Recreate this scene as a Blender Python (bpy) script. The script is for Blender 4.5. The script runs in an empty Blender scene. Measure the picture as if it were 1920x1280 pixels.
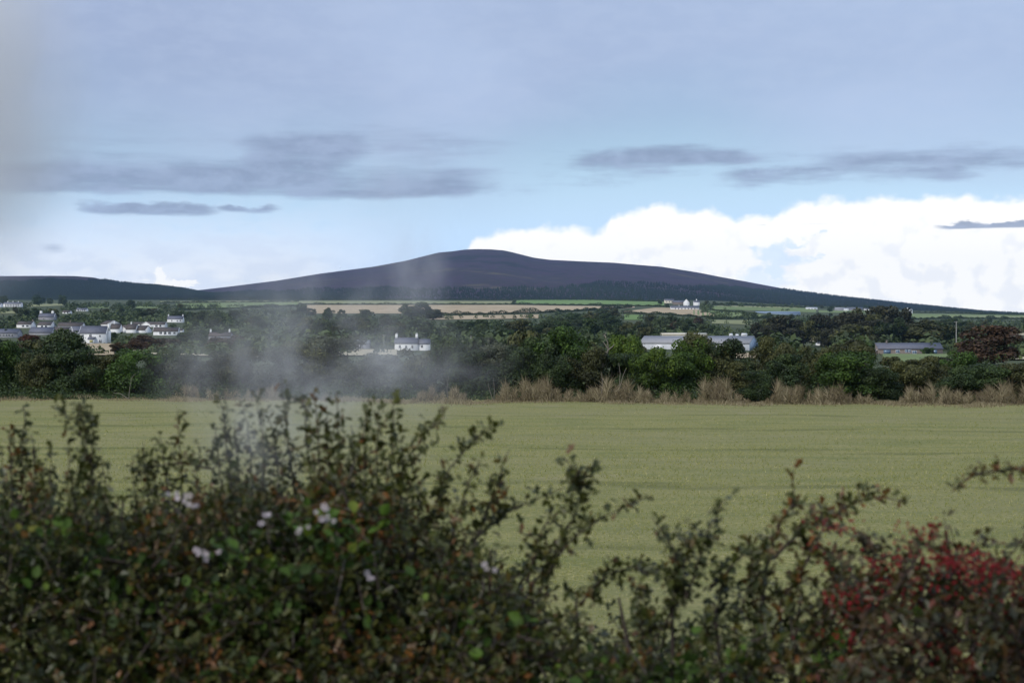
import bpy, math, random
import numpy as np
from mathutils import Vector, Matrix

# ------------------------------------------------------------------ camera, world, sun, exposure
SC = bpy.context.scene
COL = SC.collection
F = 2666.7          # focal length in photo pixels (50 mm on a 36 mm frame, photo 1920 px wide)
HZ = 625.0          # photo row of the true horizon
CZ = 5.0            # camera height above the pasture

cam_d = bpy.data.cameras.new('camera')
cam = bpy.data.objects.new('camera', cam_d); COL.objects.link(cam)
cam_d.lens = 50; cam_d.sensor_width = 36
cam.location = (0, 0, CZ)
cam.rotation_euler = (math.radians(90) - math.atan(15 / F), 0, 0)
cam_d.clip_start = 0.1; cam_d.clip_end = 60000
cam_d.dof.use_dof = True; cam_d.dof.focus_distance = 160; cam_d.dof.aperture_fstop = 2.6
SC.camera = cam

SUNV = Vector((-0.50, -0.60, 0.63)).normalized()
sun_d = bpy.data.lights.new('sun', 'SUN'); sun_d.energy = 1.5; sun_d.angle = math.radians(12)
sun_d.color = (1.0, 0.95, 0.87)
sun = bpy.data.objects.new('sun', sun_d); COL.objects.link(sun)
sun.location = (0, 0, 60)
sun.rotation_euler = (-SUNV).to_track_quat('-Z', 'Y').to_euler()

SC.view_settings.view_transform = 'Standard'
SC.view_settings.look = 'None'
SC.view_settings.exposure = 0.7
SC.view_settings.gamma = 1.0
SC.view_settings.use_curve_mapping = False
EXPO = 2 ** 0.7
SC.cycles.use_denoising = True
SC.cycles.volume_bounces = 4
SC.cycles.max_bounces = 8
SC.cycles.transparent_max_bounces = 8
SC.cycles.volume_max_steps = 256

class NT:
    """tiny helper for node graphs"""
    def __init__(s, tree): s.t = tree
    def n(s, typ, **kw):
        nd = s.t.nodes.new(typ)
        for k, v in kw.items(): setattr(nd, k, v)
        return nd
    def put(s, sock, v):
        if hasattr(v, 'is_output') or isinstance(v, bpy.types.NodeSocket): s.t.links.new(v, sock)
        else: sock.default_value = v
    def m(s, op, a, b=None, c=None, clamp=False):
        nd = s.n('ShaderNodeMath', operation=op, use_clamp=clamp)
        s.put(nd.inputs[0], a)
        if b is not None: s.put(nd.inputs[1], b)
        if c is not None: s.put(nd.inputs[2], c)
        return nd.outputs[0]
    def ss(s, x, a, b):
        nd = s.n('ShaderNodeMapRange', interpolation_type='SMOOTHSTEP')
        s.put(nd.inputs[0], x); s.put(nd.inputs[1], a); s.put(nd.inputs[2], b)
        nd.inputs[3].default_value = 0; nd.inputs[4].default_value = 1
        return nd.outputs[0]
    def xyz(s, x, y, z=0.0):
        nd = s.n('ShaderNodeCombineXYZ')
        for i, v in enumerate((x, y, z)): s.put(nd.inputs[i], v)
        return nd.outputs[0]
    def noise(s, vec, scale, detail=4, rough=0.55, dist=0.0, dim='3D'):
        nd = s.n('ShaderNodeTexNoise', noise_dimensions=dim)
        s.put(nd.inputs['Vector'], vec); nd.inputs['Scale'].default_value = scale
        nd.inputs['Detail'].default_value = detail; nd.inputs['Roughness'].default_value = rough
        nd.inputs['Distortion'].default_value = dist
        return nd.outputs[0]
    def mix(s, f, a, b, blend='MIX'):
        nd = s.n('ShaderNodeMix', data_type='RGBA', blend_type=blend)
        s.put(nd.inputs[0], f)
        for i, v in ((6, a), (7, b)):
            if isinstance(v, tuple): v = (*v[:3], 1)
            s.put(nd.inputs[i], v)
        return nd.outputs[2]
    def ramp(s, x, stops):
        nd = s.n('ShaderNodeValToRGB'); s.put(nd.inputs[0], x)
        e = nd.color_ramp.elements
        e[0].position, e[0].color = stops[0][0], (*stops[0][1], 1)
        e[1].position, e[1].color = stops[-1][0], (*stops[-1][1], 1)
        for p, c in stops[1:-1]:
            k = e.new(p); k.color = (*c, 1)
        return nd.outputs[0]
    def curve(s, x, pts):
        nd = s.n('ShaderNodeFloatCurve'); s.put(nd.inputs['Value'], x)
        c = nd.mapping.curves[0]
        nd.mapping.extend = 'HORIZONTAL'
        c.points[0].location = pts[0]; c.points[1].location = pts[-1]
        for p in pts[1:-1]: c.points.new(*p)
        nd.mapping.update()
        return nd.outputs[0]

def lin(r, g, b):
    f = lambda v: (v / 255 / 12.92) if v / 255 <= .04045 else ((v / 255 + .055) / 1.055) ** 2.4
    return (f(r), f(g), f(b))
def skyc(r, g, b, k=1.0):        # a colour seen in the sky -> radiance before exposure
    c = lin(r, g, b); return tuple(v * k / EXPO for v in c)
def A_of(px): return math.degrees(math.atan((px - 960) / F))
def E_of(row, px=960): return math.degrees(math.atan((HZ - row) / F * math.cos(math.radians(A_of(px)))))

def build_world():
    w = bpy.data.worlds.new('World'); SC.world = w; w.use_nodes = True
    t = w.node_tree; t.nodes.clear(); N = NT(t)
    out = N.n('ShaderNodeOutputWorld'); bg = N.n('ShaderNodeBackground')
    t.links.new(bg.outputs[0], out.inputs[0])
    sky = N.n('ShaderNodeTexSky', sky_type='NISHITA')
    sky.sun_disc = False
    sky.sun_elevation = math.asin(SUNV.z); sky.sun_rotation = math.atan2(SUNV.x, SUNV.y)
    sky.air_density = 1.0; sky.dust_density = 0.4; sky.ozone_density = 1.6
    skyrad = N.mix(1.0, sky.outputs[0], (0.068, 0.068, 0.068), 'MULTIPLY')
    tc = N.n('ShaderNodeTexCoord'); sp = N.n('ShaderNodeSeparateXYZ'); t.links.new(tc.outputs['Generated'], sp.inputs[0])
    x, y, z = sp.outputs
    A = N.m('MULTIPLY', N.m('ARCTAN2', x, y), 57.29578)
    E = N.m('MULTIPLY', N.m('ARCSINE', z), 57.29578)
    d3 = tc.outputs['Generated']
    # stretched sky coordinates (degrees): streaks lie flat
    band = N.xyz(N.m('MULTIPLY', A, 0.12), N.m('MULTIPLY', E, 1.1), 3.7)
    nb = N.noise(band, 1.0, 5, 0.58, 0, '2D')
    nb2 = N.noise(N.xyz(N.m('MULTIPLY', A, 0.05), N.m('MULTIPLY', E, 0.12), 9.1), 1.0, 2, 0.5, 0, '2D')
    nfine = N.noise(N.xyz(N.m('MULTIPLY', A, 0.55), N.m('MULTIPLY', E, 1.3), 1.3), 1.0, 5, 0.6, 0, '2D')
    col = skyrad
    # pale blue clear air low down, milky near the horizon
    low = N.m('SUBTRACT', 1.0, N.ss(E, 0.5, 9.0))
    col = N.mix(N.m('MULTIPLY', low, 0.9), col, skyc(184, 214, 255, 1.36))
    # thin milky cloud on the left, low
    leftw = N.m('SUBTRACT', 1.0, N.ss(A, A_of(480), A_of(900)))
    milk = N.m('MULTIPLY', leftw, N.m('SUBTRACT', 1.0, N.ss(N.m('ADD', E, N.m('MULTIPLY', nfine, 2.4)), E_of(470), E_of(380) + 1.6)))
    col = N.mix(N.m('MULTIPLY', milk, 0.9), col, N.mix(N.ss(nfine, .35, .65), skyc(226, 234, 248, 1.12), skyc(243, 246, 251, 1.14)))
    # high even veil of altostratus
    veil = N.ss(N.m('ADD', E, N.m('MULTIPLY', N.m('SUBTRACT', nb2, 0.5), 7.0)), 5.0, 10.0)
    veilc = N.mix(N.ss(nb2, 0.32, 0.66), skyc(167, 184, 217), skyc(190, 208, 239))
    veilc = N.mix(N.ss(A, -17.0, 19.0), N.mix(0.45, veilc, skyc(168, 182, 214)), N.mix(0.5, veilc, skyc(190, 209, 240)))
    veilc = N.mix(N.m('MULTIPLY', N.ss(nfine, 0.35, 0.7), 0.18), veilc, skyc(200, 214, 240))
    col = N.mix(N.m('MULTIPLY', veil, 0.93), col, veilc)
    # towering white cumulus: a ragged top edge over azimuth
    An = N.m('DIVIDE', N.m('ADD', A, 30.0), 60.0)
    prof = [(-520, 480), (0, 600), (262, 560), (285, 522), (312, 514), (338, 524), (362, 560), (620, 600), (840, 560), (880, 445), (915, 424), (1000, 416), (1095, 420), (1128, 424), (1143, 396),
            (1205, 384), (1242, 371), (1300, 381), (1400, 392), (1452, 390), (1478, 374), (1570, 362), (1750, 357), (1920, 358), (2150, 372), (2500, 400)]
    pts = [((A_of(p) + 30) / 60, max(0, E_of(r, p)) / 10) for p, r in prof]
    pts = [(0.0, 0.14)] + [q for q in pts if 0 < q[0] < 1] + [(1.0, 0.42)]
    top = N.m('MULTIPLY', N.curve(An, pts), 10.0)
    cell = N.xyz(N.m('MULTIPLY', A, 1.0), N.m('MULTIPLY', E, 1.15), 5.0)
    puff = N.noise(cell, 0.95, 5, 0.52, 0, '2D')
    vor = N.n('ShaderNodeTexVoronoi', feature='F1', voronoi_dimensions='2D'); N.put(vor.inputs['Vector'], cell)
    vor.inputs['Scale'].default_value = 0.9; vor.inputs['Detail'].default_value = 2; vor.inputs['Roughness'].default_value = 0.6
    lump = N.m('ADD', N.m('MULTIPLY', N.m('SUBTRACT', puff, 0.5), 0.55), N.m('MULTIPLY', N.m('SUBTRACT', 0.45, vor.outputs['Distance']), 0.28))
    edge = N.m('SUBTRACT', N.m('ADD', top, lump), E)
    cum = N.ss(edge, -0.05, 0.42)
    # blue gaps in the cumulus near the horizon on the right
    Awp = N.m('ADD', A, N.m('MULTIPLY', N.m('SUBTRACT', nfine, .5), 4.0)); Ewp = N.m('ADD', E, N.m('MULTIPLY', N.m('SUBTRACT', puff, .5), 2.6))
    def blob(px, row, rx, ry, soft=1.0):
        a, e = A_of(px), E_of(row, px)
        dx = N.m('DIVIDE', N.m('SUBTRACT', Awp, a), rx / 46.5); dy = N.m('DIVIDE', N.m('SUBTRACT', Ewp, e), ry / 46.5)
        r2 = N.m('ADD', N.m('MULTIPLY', dx, dx), N.m('MULTIPLY', dy, dy))
        return N.m('SUBTRACT', 1.0, N.ss(N.m('SQRT', r2), 1.0 - 0.7 * soft, 1.0 + 0.3 * soft))
    small = N.ss(N.m('ADD', blob(310, 533, 46, 26), N.m('MULTIPLY', N.m('SUBTRACT', puff, 0.5), 1.2)), 0.45, 0.75)
    cum = N.m('MAXIMUM', cum, N.m('MULTIPLY', small, 0.9))
    gap = N.m('MAXIMUM', blob(1452, 490, 50, 36), blob(1492, 462, 34, 16))
    gap = N.m('MAXIMUM', gap, N.m('MULTIPLY', blob(1420, 525, 60, 34), 0.7))
    gapm = N.ss(gap, 0.05, 1.0)
    cumshade = N.m('ADD', N.m('MULTIPLY', N.ss(puff, 0.30, 0.62), 0.75), N.m('MULTIPLY', N.m('SUBTRACT', 1.0, N.ss(edge, 0.3, 3.2)), 0.35))
    cumc = N.mix(N.ss(cumshade, 0.0, 0.55), skyc(246, 248, 252, 1.14), skyc(255, 254, 251, 1.2))
    cum = N.m('MULTIPLY', cum, N.m('SUBTRACT', 1.0, N.m('MULTIPLY', gapm, 0.6)))
    col = N.mix(cum, col, cumc)
    # flat grey stratus streaks
    def window(px0, px1, r_top, r_bot, sa=1.5, st=1.3, sb=0.28):
        a0, a1 = A_of(px0), A_of(px1); e0, e1 = E_of(r_bot), E_of(r_top)
        wa = N.m('MULTIPLY', N.ss(A, a0 - sa, a0 + sa), N.m('SUBTRACT', 1.0, N.ss(A, a1 - sa, a1 + sa)))
        Ew = N.m('ADD', E, N.m('MULTIPLY', N.m('SUBTRACT', nfine, 0.5), 0.9))
        we = N.m('MULTIPLY', N.ss(E, e0 - sb, e0 + sb), N.m('SUBTRACT', 1.0, N.ss(Ew, e1 - st, e1 + st * .6)))
        return N.m('MULTIPLY', wa, we)
    ws = [N.m('MULTIPLY', window(-300, 1000, 220, 372, 3.0, 1.2, .6), .45), N.m('MULTIPLY', window(950, 2300, 262, 352, 2.6, .6, .7), .42), window(40, 930, 285, 374, 2.4), window(-300, 330, 300, 374, 3), window(430, 700, 240, 330, 1.6, .9), N.m('MULTIPLY', window(1060, 1430, 272, 316, 1.4, .6, .35), .9), N.m('MULTIPLY', window(1340, 1840, 312, 356, 1.6, .5, .3), .95),
          N.m('MULTIPLY', window(1480, 2300, 290, 345, 2.2, .7, .6), .75), window(150, 410, 384, 411, 1.0, .3, .2), window(400, 520, 388, 402, .8, .2, .15), window(1760, 2100, 428, 438, .8, .12, .08),
          N.m('MULTIPLY', window(80, 125, 462, 484, .7, .3, .25), .6), N.m('MULTIPLY', window(1240, 1640, 424, 427, 1.5, .1, .06), .6)]
    st = ws[0]
    for v in ws[1:]: st = N.m('MAXIMUM', st, v)
    # the same kind of streaks carry on round the rest of the sky
    away = N.ss(N.m('ABSOLUTE', A), 22.0, 34.0)
    ring = N.m('MULTIPLY', N.m('MULTIPLY', N.ss(E, 4.0, 5.2), N.m('SUBTRACT', 1.0, N.ss(E, 6.5, 9.5))), N.ss(nb2, 0.45, 0.6))
    st = N.m('MAXIMUM', st, N.m('MULTIPLY', away, ring))
    stm = N.ss(N.m('ADD', N.m('MULTIPLY', st, 0.72), N.m('ADD', N.m('MULTIPLY', N.m('SUBTRACT', nb, 0.5), 1.0), N.m('MULTIPLY', N.m('SUBTRACT', nfine, 0.5), 0.55))), 0.2, 0.72)
    stm = N.m('MULTIPLY', stm, N.ss(st, 0.02, 0.3))
    stc = N.mix(N.ss(nfine, 0.3, 0.7), skyc(141, 156, 185), skyc(163, 179, 209))
    col = N.mix(N.m('MULTIPLY', stm, 0.86), col, stc)
    # below the horizon: dull ground tone
    col = N.mix(N.ss(N.m('MULTIPLY', E, -1.0), 0.3, 3.0), col, (0.10, 0.11, 0.09))
    N.put(bg.inputs['Color'], col); bg.inputs['Strength'].default_value = 1.0
    w.cycles.sampling_method = 'MANUAL'; w.cycles.sample_map_resolution = 256
build_world()

# ------------------------------------------------------------------ helpers
rng = np.random.default_rng(7)
rnd = random.Random(11)
MATS = {}

def P(px, row, d):
    return np.array(((px - 960) / F * d, d, CZ + (HZ - row) / F * d))

def tag(o, label=None, cat=None, group=None, kind=None):
    if label: o['label'] = label
    if cat: o['category'] = cat
    if group: o['group'] = group
    if kind: o['kind'] = kind
    return o

def empty(name, loc, rz=0.0):
    o = bpy.data.objects.new(name, None); COL.objects.link(o)
    o.location = loc; o.rotation_euler = (0, 0, rz); o.empty_display_size = 0.3
    return o

def np_mesh(name, V, sizes, idx, tone=None):
    """mesh from numpy arrays: vertices, polygon sizes, flat vertex indices, per-face tone"""
    me = bpy.data.meshes.new(name)
    V = np.asarray(V, dtype=np.float32).reshape(-1, 3)
    sizes = np.asarray(sizes, dtype=np.int32); idx = np.asarray(idx, dtype=np.int32)
    me.vertices.add(len(V)); me.vertices.foreach_set('co', V.ravel())
    me.loops.add(len(idx)); me.loops.foreach_set('vertex_index', idx)
    me.polygons.add(len(sizes))
    st = np.zeros(len(sizes), dtype=np.int32); st[1:] = np.cumsum(sizes)[:-1]
    me.polygons.foreach_set('loop_start', st)
    me.update(calc_edges=True)
    if tone is not None:
        a = me.attributes.new('tone', 'FLOAT', 'FACE'); a.data.foreach_set('value', np.asarray(tone, dtype=np.float32))
    return me

def add(name, me, mat, parent=None, loc=None):
    o = bpy.data.objects.new(name, me); COL.objects.link(o)
    if mat is not None:
        if len(me.materials) == 0: me.materials.append(mat)
        elif me.materials[0] is not mat:
            o.material_slots[0].link = 'OBJECT'; o.material_slots[0].material = mat
    if parent: o.parent = parent
    if loc is not None: o.location = loc
    return o

DIAMOND = (np.array([[0, -.5, 0], [.34, 0, .08], [0, .5, 0], [-.34, 0, .08]]), [4], [0, 1, 2, 3])
HAW = (np.array([[0, 0, 0], [.2, .22, .06], [.13, .42, .05], [.33, .60, .12], [.14, .76, .05], [0, 1, -.05],
                 [-.14, .76, .05], [-.33, .60, .12], [-.13, .42, .05], [-.2, .22, .06]]),
       [6, 6], [0, 1, 2, 3, 4, 5, 0, 5, 6, 7, 8, 9])
BRAM = (np.array([[0, 0, 0], [.26, .15, .05], [.40, .42, .10], [.28, .72, .06], [0, 1, -.08],
                  [-.28, .72, .06], [-.40, .42, .10], [-.26, .15, .05]]),
        [5, 5], [0, 1, 2, 3, 4, 0, 4, 5, 6, 7])
BLADE = (np.array([[-.5, 0, 0], [.5, 0, 0], [.1, 0, 1]]), [3], [0, 1, 2])

def frames(dirv, r=rng):
    """orthonormal frames whose y axis is dirv, random roll"""
    y = dirv / np.linalg.norm(dirv, axis=1, keepdims=True)
    h = r.normal(size=y.shape)
    x = np.cross(y, h); x /= np.linalg.norm(x, axis=1, keepdims=True) + 1e-9
    z = np.cross(x, y)
    return x, y, z

def scatter(tmpl, C, X, Y, Z, S):
    """copies of a small template at C with axes X,Y,Z and sizes S -> V, sizes, idx"""
    T, ts, ti = tmpl
    k = len(T); n = len(C)
    S = np.asarray(S).reshape(-1, 1, 1)
    V = C[:, None, :] + S * (T[None, :, 0:1] * X[:, None, :] + T[None, :, 1:2] * Y[:, None, :] + T[None, :, 2:3] * Z[:, None, :])
    idx = (np.array(ti)[None, :] + (np.arange(n) * k)[:, None]).ravel()
    return V.reshape(-1, 3), np.tile(ts, n), idx

class Acc:
    """accumulates geometry of one part"""
    def __init__(s): s.V, s.S, s.I, s.T, s.n = [], [], [], [], 0
    def put(s, V, S, I, tone):
        V = np.asarray(V, dtype=float).reshape(-1, 3); S = np.asarray(S); I = np.asarray(I)
        s.V.append(V); s.S.append(S); s.I.append(I + s.n); s.n += len(V)
        s.T.append(np.full(len(S), tone) if np.isscalar(tone) else np.asarray(tone))
    def tube(s, pts, radii, sides=5, tone=.5):
        pts = np.asarray(pts, dtype=float); n = len(pts)
        tg = np.gradient(pts, axis=0); tg /= np.linalg.norm(tg, axis=1, keepdims=True) + 1e-9
        ref = np.array([0.3, 0.9, 0.2]) if abs(tg[0][2]) > .8 else np.array([0, 0, 1.0])
        x = np.cross(tg, ref); x /= np.linalg.norm(x, axis=1, keepdims=True) + 1e-9
        y = np.cross(tg, x)
        a = np.arange(sides) * 2 * math.pi / sides
        ring = (np.cos(a)[None, :, None] * x[:, None, :] + np.sin(a)[None, :, None] * y[:, None, :]) * np.asarray(radii)[:, None, None]
        V = (pts[:, None, :] + ring).reshape(-1, 3)
        I = []
        for i in range(n - 1):
            for j in range(sides):
                k = (j + 1) % sides
                I += [i * sides + j, i * sides + k, (i + 1) * sides + k, (i + 1) * sides + j]
        s.put(V, [4] * ((n - 1) * sides), I, tone)
    def box(s, a, b, tone=.5):
        (x0, y0, z0), (x1, y1, z1) = a, b
        V = [(x0, y0, z0), (x1, y0, z0), (x1, y1, z0), (x0, y1, z0), (x0, y0, z1), (x1, y0, z1), (x1, y1, z1), (x0, y1, z1)]
        s.put(V, [4] * 6, [0, 3, 2, 1, 4, 5, 6, 7, 0, 1, 5, 4, 1, 2, 6, 5, 2, 3, 7, 6, 3, 0, 4, 7], tone)
    def mesh(s, name):
        if not s.V: return None
        return np_mesh(name, np.concatenate(s.V), np.concatenate(s.S), np.concatenate(s.I), np.concatenate(s.T))
    def build(s, name, mat, parent=None):
        me = s.mesh(name)
        return add(name, me, mat, parent) if me else None

# ------------------------------------------------------------------ materials
def base_mat(name):
    m = bpy.data.materials.new(name); m.use_nodes = True; m.node_tree.nodes.clear()
    N = NT(m.node_tree); out = N.n('ShaderNodeOutputMaterial')
    MATS[name] = m
    return m, N, out

def leaf_mat(name, stops, rough=.55, trans=.25, var=.35, spec=.25):
    m, N, out = base_mat(name)
    at = N.n('ShaderNodeAttribute', attribute_name='tone'); oi = N.n('ShaderNodeObjectInfo')
    c = N.ramp(at.outputs['Fac'], stops)
    k = N.m('ADD', 1 - var / 2, N.m('MULTIPLY', oi.outputs['Random'], var))
    c = N.mix(1.0, c, N.xyz(k, k, k), 'MULTIPLY')
    b = N.n('ShaderNodeBsdfPrincipled'); N.put(b.inputs['Base Color'], c)
    b.inputs['Roughness'].default_value = rough; b.inputs['Specular IOR Level'].default_value = spec
    tr = N.n('ShaderNodeBsdfTranslucent'); N.put(tr.inputs['Color'], N.mix(1.0, c, (1.1, 1.25, .6), 'MULTIPLY'))
    mx = N.n('ShaderNodeMixShader'); mx.inputs[0].default_value = trans
    N.t.links.new(b.outputs[0], mx.inputs[1]); N.t.links.new(tr.outputs[0], mx.inputs[2])
    N.t.links.new(mx.outputs[0], out.inputs[0])
    return m

def noise_mat(name, stops, scale=1.0, rough=.85, stretch=(1, 1, 1), detail=6, bump=0.0, bscale=None, coord='Object', spec=.2):
    m, N, out = base_mat(name)
    tc = N.n('ShaderNodeTexCoord'); mp = N.n('ShaderNodeMapping'); N.t.links.new(tc.outputs[coord], mp.inputs[0])
    mp.inputs['Scale'].default_value = stretch
    f = N.noise(mp.outputs[0], scale, detail, .6)
    c = N.ramp(f, stops)
    b = N.n('ShaderNodeBsdfPrincipled'); N.put(b.inputs['Base Color'], c)
    b.inputs['Roughness'].default_value = rough; b.inputs['Specular IOR Level'].default_value = spec
    if bump:
        bp = N.n('ShaderNodeBump'); bp.inputs['Strength'].default_value = bump
        N.put(bp.inputs['Height'], N.noise(mp.outputs[0], bscale or scale * 4, 4, .6)); N.t.links.new(bp.outputs[0], b.inputs['Normal'])
    N.t.links.new(b.outputs[0], out.inputs[0])
    return m

# leaves of the near hedge
leaf_mat('hawthorn_leaf', [(0, (0.019, 0.027, 0.009)), (.35, (0.042, 0.052, 0.010)), (.62, (0.075, 0.080, 0.015)), (.8, (0.099, 0.052, 0.012)), (.92, (0.141, 0.058, 0.017)), (1, (0.199, 0.080, 0.019))], .42, .22, .1, .4)
leaf_mat('berry_hawthorn_leaf', [(0, (0.020, 0.021, 0.009)), (.4, (0.043, 0.045, 0.013)), (.7, (0.084, 0.055, 0.018)), (.88, (0.106, 0.034, 0.020)), (1, (0.155, 0.037, 0.022))], .42, .22, .1, .4)
leaf_mat('bramble_leaf', [(0, (0.022, 0.038, 0.011)), (.5, (0.050, 0.089, 0.016)), (.8, (0.083, 0.147, 0.020)), (.93, (0.143, 0.168, 0.023)), (1, (0.165, 0.084, 0.027))], .6, .28, .1, .2)
leaf_mat('near_twig', [(0, (.030, .022, .018)), (.6, (.065, .050, .042)), (.9, (.12, .10, .085)), (1, (.22, .20, .17))], .8, 0.0, .1)
# trees and bushes
leaf_mat('dark_leaf', [(0, (0.018, 0.027, 0.012)), (.5, (0.038, 0.062, 0.020)), (1, (0.078, 0.112, 0.031))], .6, .18, .5)
leaf_mat('green_leaf', [(0, (0.024, 0.039, 0.011)), (.5, (0.051, 0.095, 0.018)), (1, (0.101, 0.175, 0.030))], .6, .2, .4)
leaf_mat('bright_leaf', [(0, (0.025, 0.040, 0.009)), (.5, (0.066, 0.111, 0.016)), (1, (0.128, 0.183, 0.027))], .6, .22, .3)
leaf_mat('olive_leaf', [(0, (0.033, 0.037, 0.016)), (.5, (0.070, 0.076, 0.026)), (1, (0.130, 0.130, 0.044))], .6, .18, .5)
leaf_mat('brown_leaf', [(0, (0.031, 0.024, 0.015)), (.5, (0.070, 0.050, 0.029)), (1, (0.126, 0.091, 0.051))], .7, .15, .4)
leaf_mat('red_leaf', [(0, (0.030, 0.016, 0.011)), (.5, (0.070, 0.030, 0.018)), (1, (0.130, 0.053, 0.026))], .7, .15, .3)
leaf_mat('wood_leaf', [(0, (.016, .017, .010)), (.5, (.034, .036, .019)), (1, (.062, .060, .032))], .7, .12, .4)
leaf_mat('russet_leaf', [(0, (.034, .022, .014)), (.5, (.066, .040, .024)), (1, (.112, .066, .036))], .7, .15, .2)
leaf_mat('grey_leaf', [(0, (0.034, 0.041, 0.026)), (.5, (0.071, 0.082, 0.051)), (1, (0.121, 0.130, 0.084))], .7, .15, .4)
leaf_mat('far_leaf', [(0, (0.024, 0.033, 0.017)), (.5, (0.049, 0.069, 0.026)), (1, (0.088, 0.114, 0.040))], .7, .12, .5)
leaf_mat('conifer', [(0, (.006, .012, .010)), (.5, (.011, .021, .016)), (1, (.020, .033, .022))], .8, .05, .3)
leaf_mat('bark', [(0, (.040, .032, .026)), (.5, (.085, .070, .056)), (1, (.17, .145, .12))], .9, 0.0, .3)
leaf_mat('pale_wood', [(0, (.11, .098, .08)), (1, (.21, .19, .155))], .9, 0.0, .2)
leaf_mat('dry_grass_blade', [(0, (0.081, 0.061, 0.038)), (.5, (0.192, 0.151, 0.091)), (1, (0.344, 0.289, 0.188))], .8, .25, .1)
leaf_mat('pasture_blade', [(0, (0.210, 0.222, 0.062)), (.5, (0.292, 0.284, 0.093)), (.8, (0.384, 0.346, 0.145)), (1, (0.513, 0.443, 0.227))], .8, .4, .1)
leaf_mat('haw_berry', [(0, (.11, .006, .010)), (1, (.24, .011, .016))], .55, 0.0, .1, .15)
leaf_mat('petal', [(0, (0.384, 0.320, 0.352)), (1, (0.512, 0.456, 0.480))], .6, .3, .1)
# buildings
noise_mat('white_render', [(.3, (.68, .68, .67)), (.7, (.80, .80, .79))], .6)
noise_mat('cream_render', [(.3, (.60, .55, .44)), (.7, (.70, .65, .52))], .6)
noise_mat('grey_render', [(.3, (.24, .24, .26)), (.7, (.32, .32, .34))], .6)
noise_mat('brown_stone', [(.3, (.15, .125, .11)), (.7, (.23, .195, .17))], 1.6, bump=.4)
noise_mat('slate', [(.3, (.115, .120, .150)), (.7, (.165, .170, .205))], 1.2, .55)
noise_mat('brown_tile', [(.3, (.075, .062, .056)), (.7, (.125, .105, .095))], 1.2, .7)
noise_mat('grey_sheet', [(.3, (.27, .27, .28)), (.7, (.36, .36, .37))], .5, .5, (1, 6, 1))
noise_mat('blue_sheet', [(.3, (.20, .27, .36)), (.7, (.26, .34, .44))], .5, .5)
noise_mat('white_sheet', [(.3, (0.508, 0.525, 0.549)), (.7, (0.590, 0.607, 0.631))], .5, .5)
noise_mat('frame_paint', [(.3, (.74, .75, .77)), (.7, (.80, .80, .81))], 2, .5)
noise_mat('pane_glass', [(.3, (.020, .024, .032)), (.7, (.040, .048, .060))], 1, .08, spec=.6)
noise_mat('blue_glass', [(.3, (.10, .16, .24)), (.7, (.16, .23, .33))], 1, .1, spec=.6)
noise_mat('painted_glow_glass', [(.3, (.42, .38, .16)), (.7, (.52, .46, .20))], 1, .3)  # yellow window light put into the pane colour, nothing shines behind it
noise_mat('wrap_film', [(.3, (.74, .75, .74)), (.7, (.82, .82, .81))], 2, .35)
noise_mat('pole_wood', [(.3, (.28, .27, .25)), (.7, (.40, .39, .36))], 3, .8)

# ------------------------------------------------------------------ lie of the land
TD = np.array([112, 150, 200, 300, 400, 600, 800, 1000, 1200, 1700, 2200, 2700, 3200, 3700], dtype=float)
TC = [(-2600, [744, 713, 691, 670, 660, 648, 636, 622, 606, 578, 573, 569, 565, 561]),
      (0,     [744, 713, 691, 669, 657, 645, 634, 622, 607, 578, 573, 569, 565, 561]),
      (300,   [744, 713, 691, 671, 662, 650, 637, 624, 610, 585, 576, 570, 565, 561]),
      (560,   [744, 713, 691, 676, 668, 660, 645, 632, 620, 596, 583, 573, 566, 562]),
      (1000,  [744, 713, 691, 677, 670, 661, 648, 634, 621, 597, 583, 573, 566, 562]),
      (1300,  [744, 713, 692, 678, 671, 660, 646, 633, 620, 597, 581, 570, 566, 563]),
      (1560,  [744, 713, 692, 678, 671, 664, 650, 636, 624, 604, 592, 583, 578, 574]),
      (1750,  [744, 713, 692, 678, 672, 664, 650, 637, 627, 609, 599, 592, 587, 583]),
      (1920,  [744, 713, 692, 678, 672, 664, 651, 638, 628, 612, 603, 597, 593, 590]),
      (4600,  [744, 713, 692, 678, 672, 664, 653, 640, 630, 616, 609, 604, 600, 598])]
TPX = np.array([c[0] for c in TC], dtype=float)
TZ = np.array([[CZ + (HZ - r) / F * d for r, d in zip(c[1], TD)] for c in TC])

def terr_pd(px, d):
    px = np.clip(np.asarray(px, dtype=float), TPX[0], TPX[-1]); d = np.clip(np.asarray(d, dtype=float), TD[0], TD[-1])
    i = np.clip(np.searchsorted(TPX, px) - 1, 0, len(TPX) - 2); j = np.clip(np.searchsorted(TD, d) - 1, 0, len(TD) - 2)
    u = (px - TPX[i]) / (TPX[i + 1] - TPX[i]); u = u * u * (3 - 2 * u)
    v = (d - TD[j]) / (TD[j + 1] - TD[j])
    return (TZ[i, j] * (1 - u) + TZ[i + 1, j] * u) * (1 - v) + (TZ[i, j + 1] * (1 - u) + TZ[i + 1, j + 1] * u) * v
def terr(X, Y):
    Y = np.asarray(Y, dtype=float); X = np.asarray(X, dtype=float)
    far = terr_pd(960 + X / np.maximum(Y, 1) * F, Y)
    return np.where(Y < 112, 0.0, far)
_DS = np.concatenate([np.arange(112, 1300, 2.0), np.arange(1300, 3700, 5.0)])
def dist_at(px, row):
    """distance at which the ground shows at that photo row"""
    z = terr_pd(np.full(_DS.shape, px), _DS)
    rows = HZ - (z - CZ) / _DS * F
    k = np.where(rows <= row)[0]
    return float(_DS[k[0]]) if len(k) else 3690.0

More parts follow.
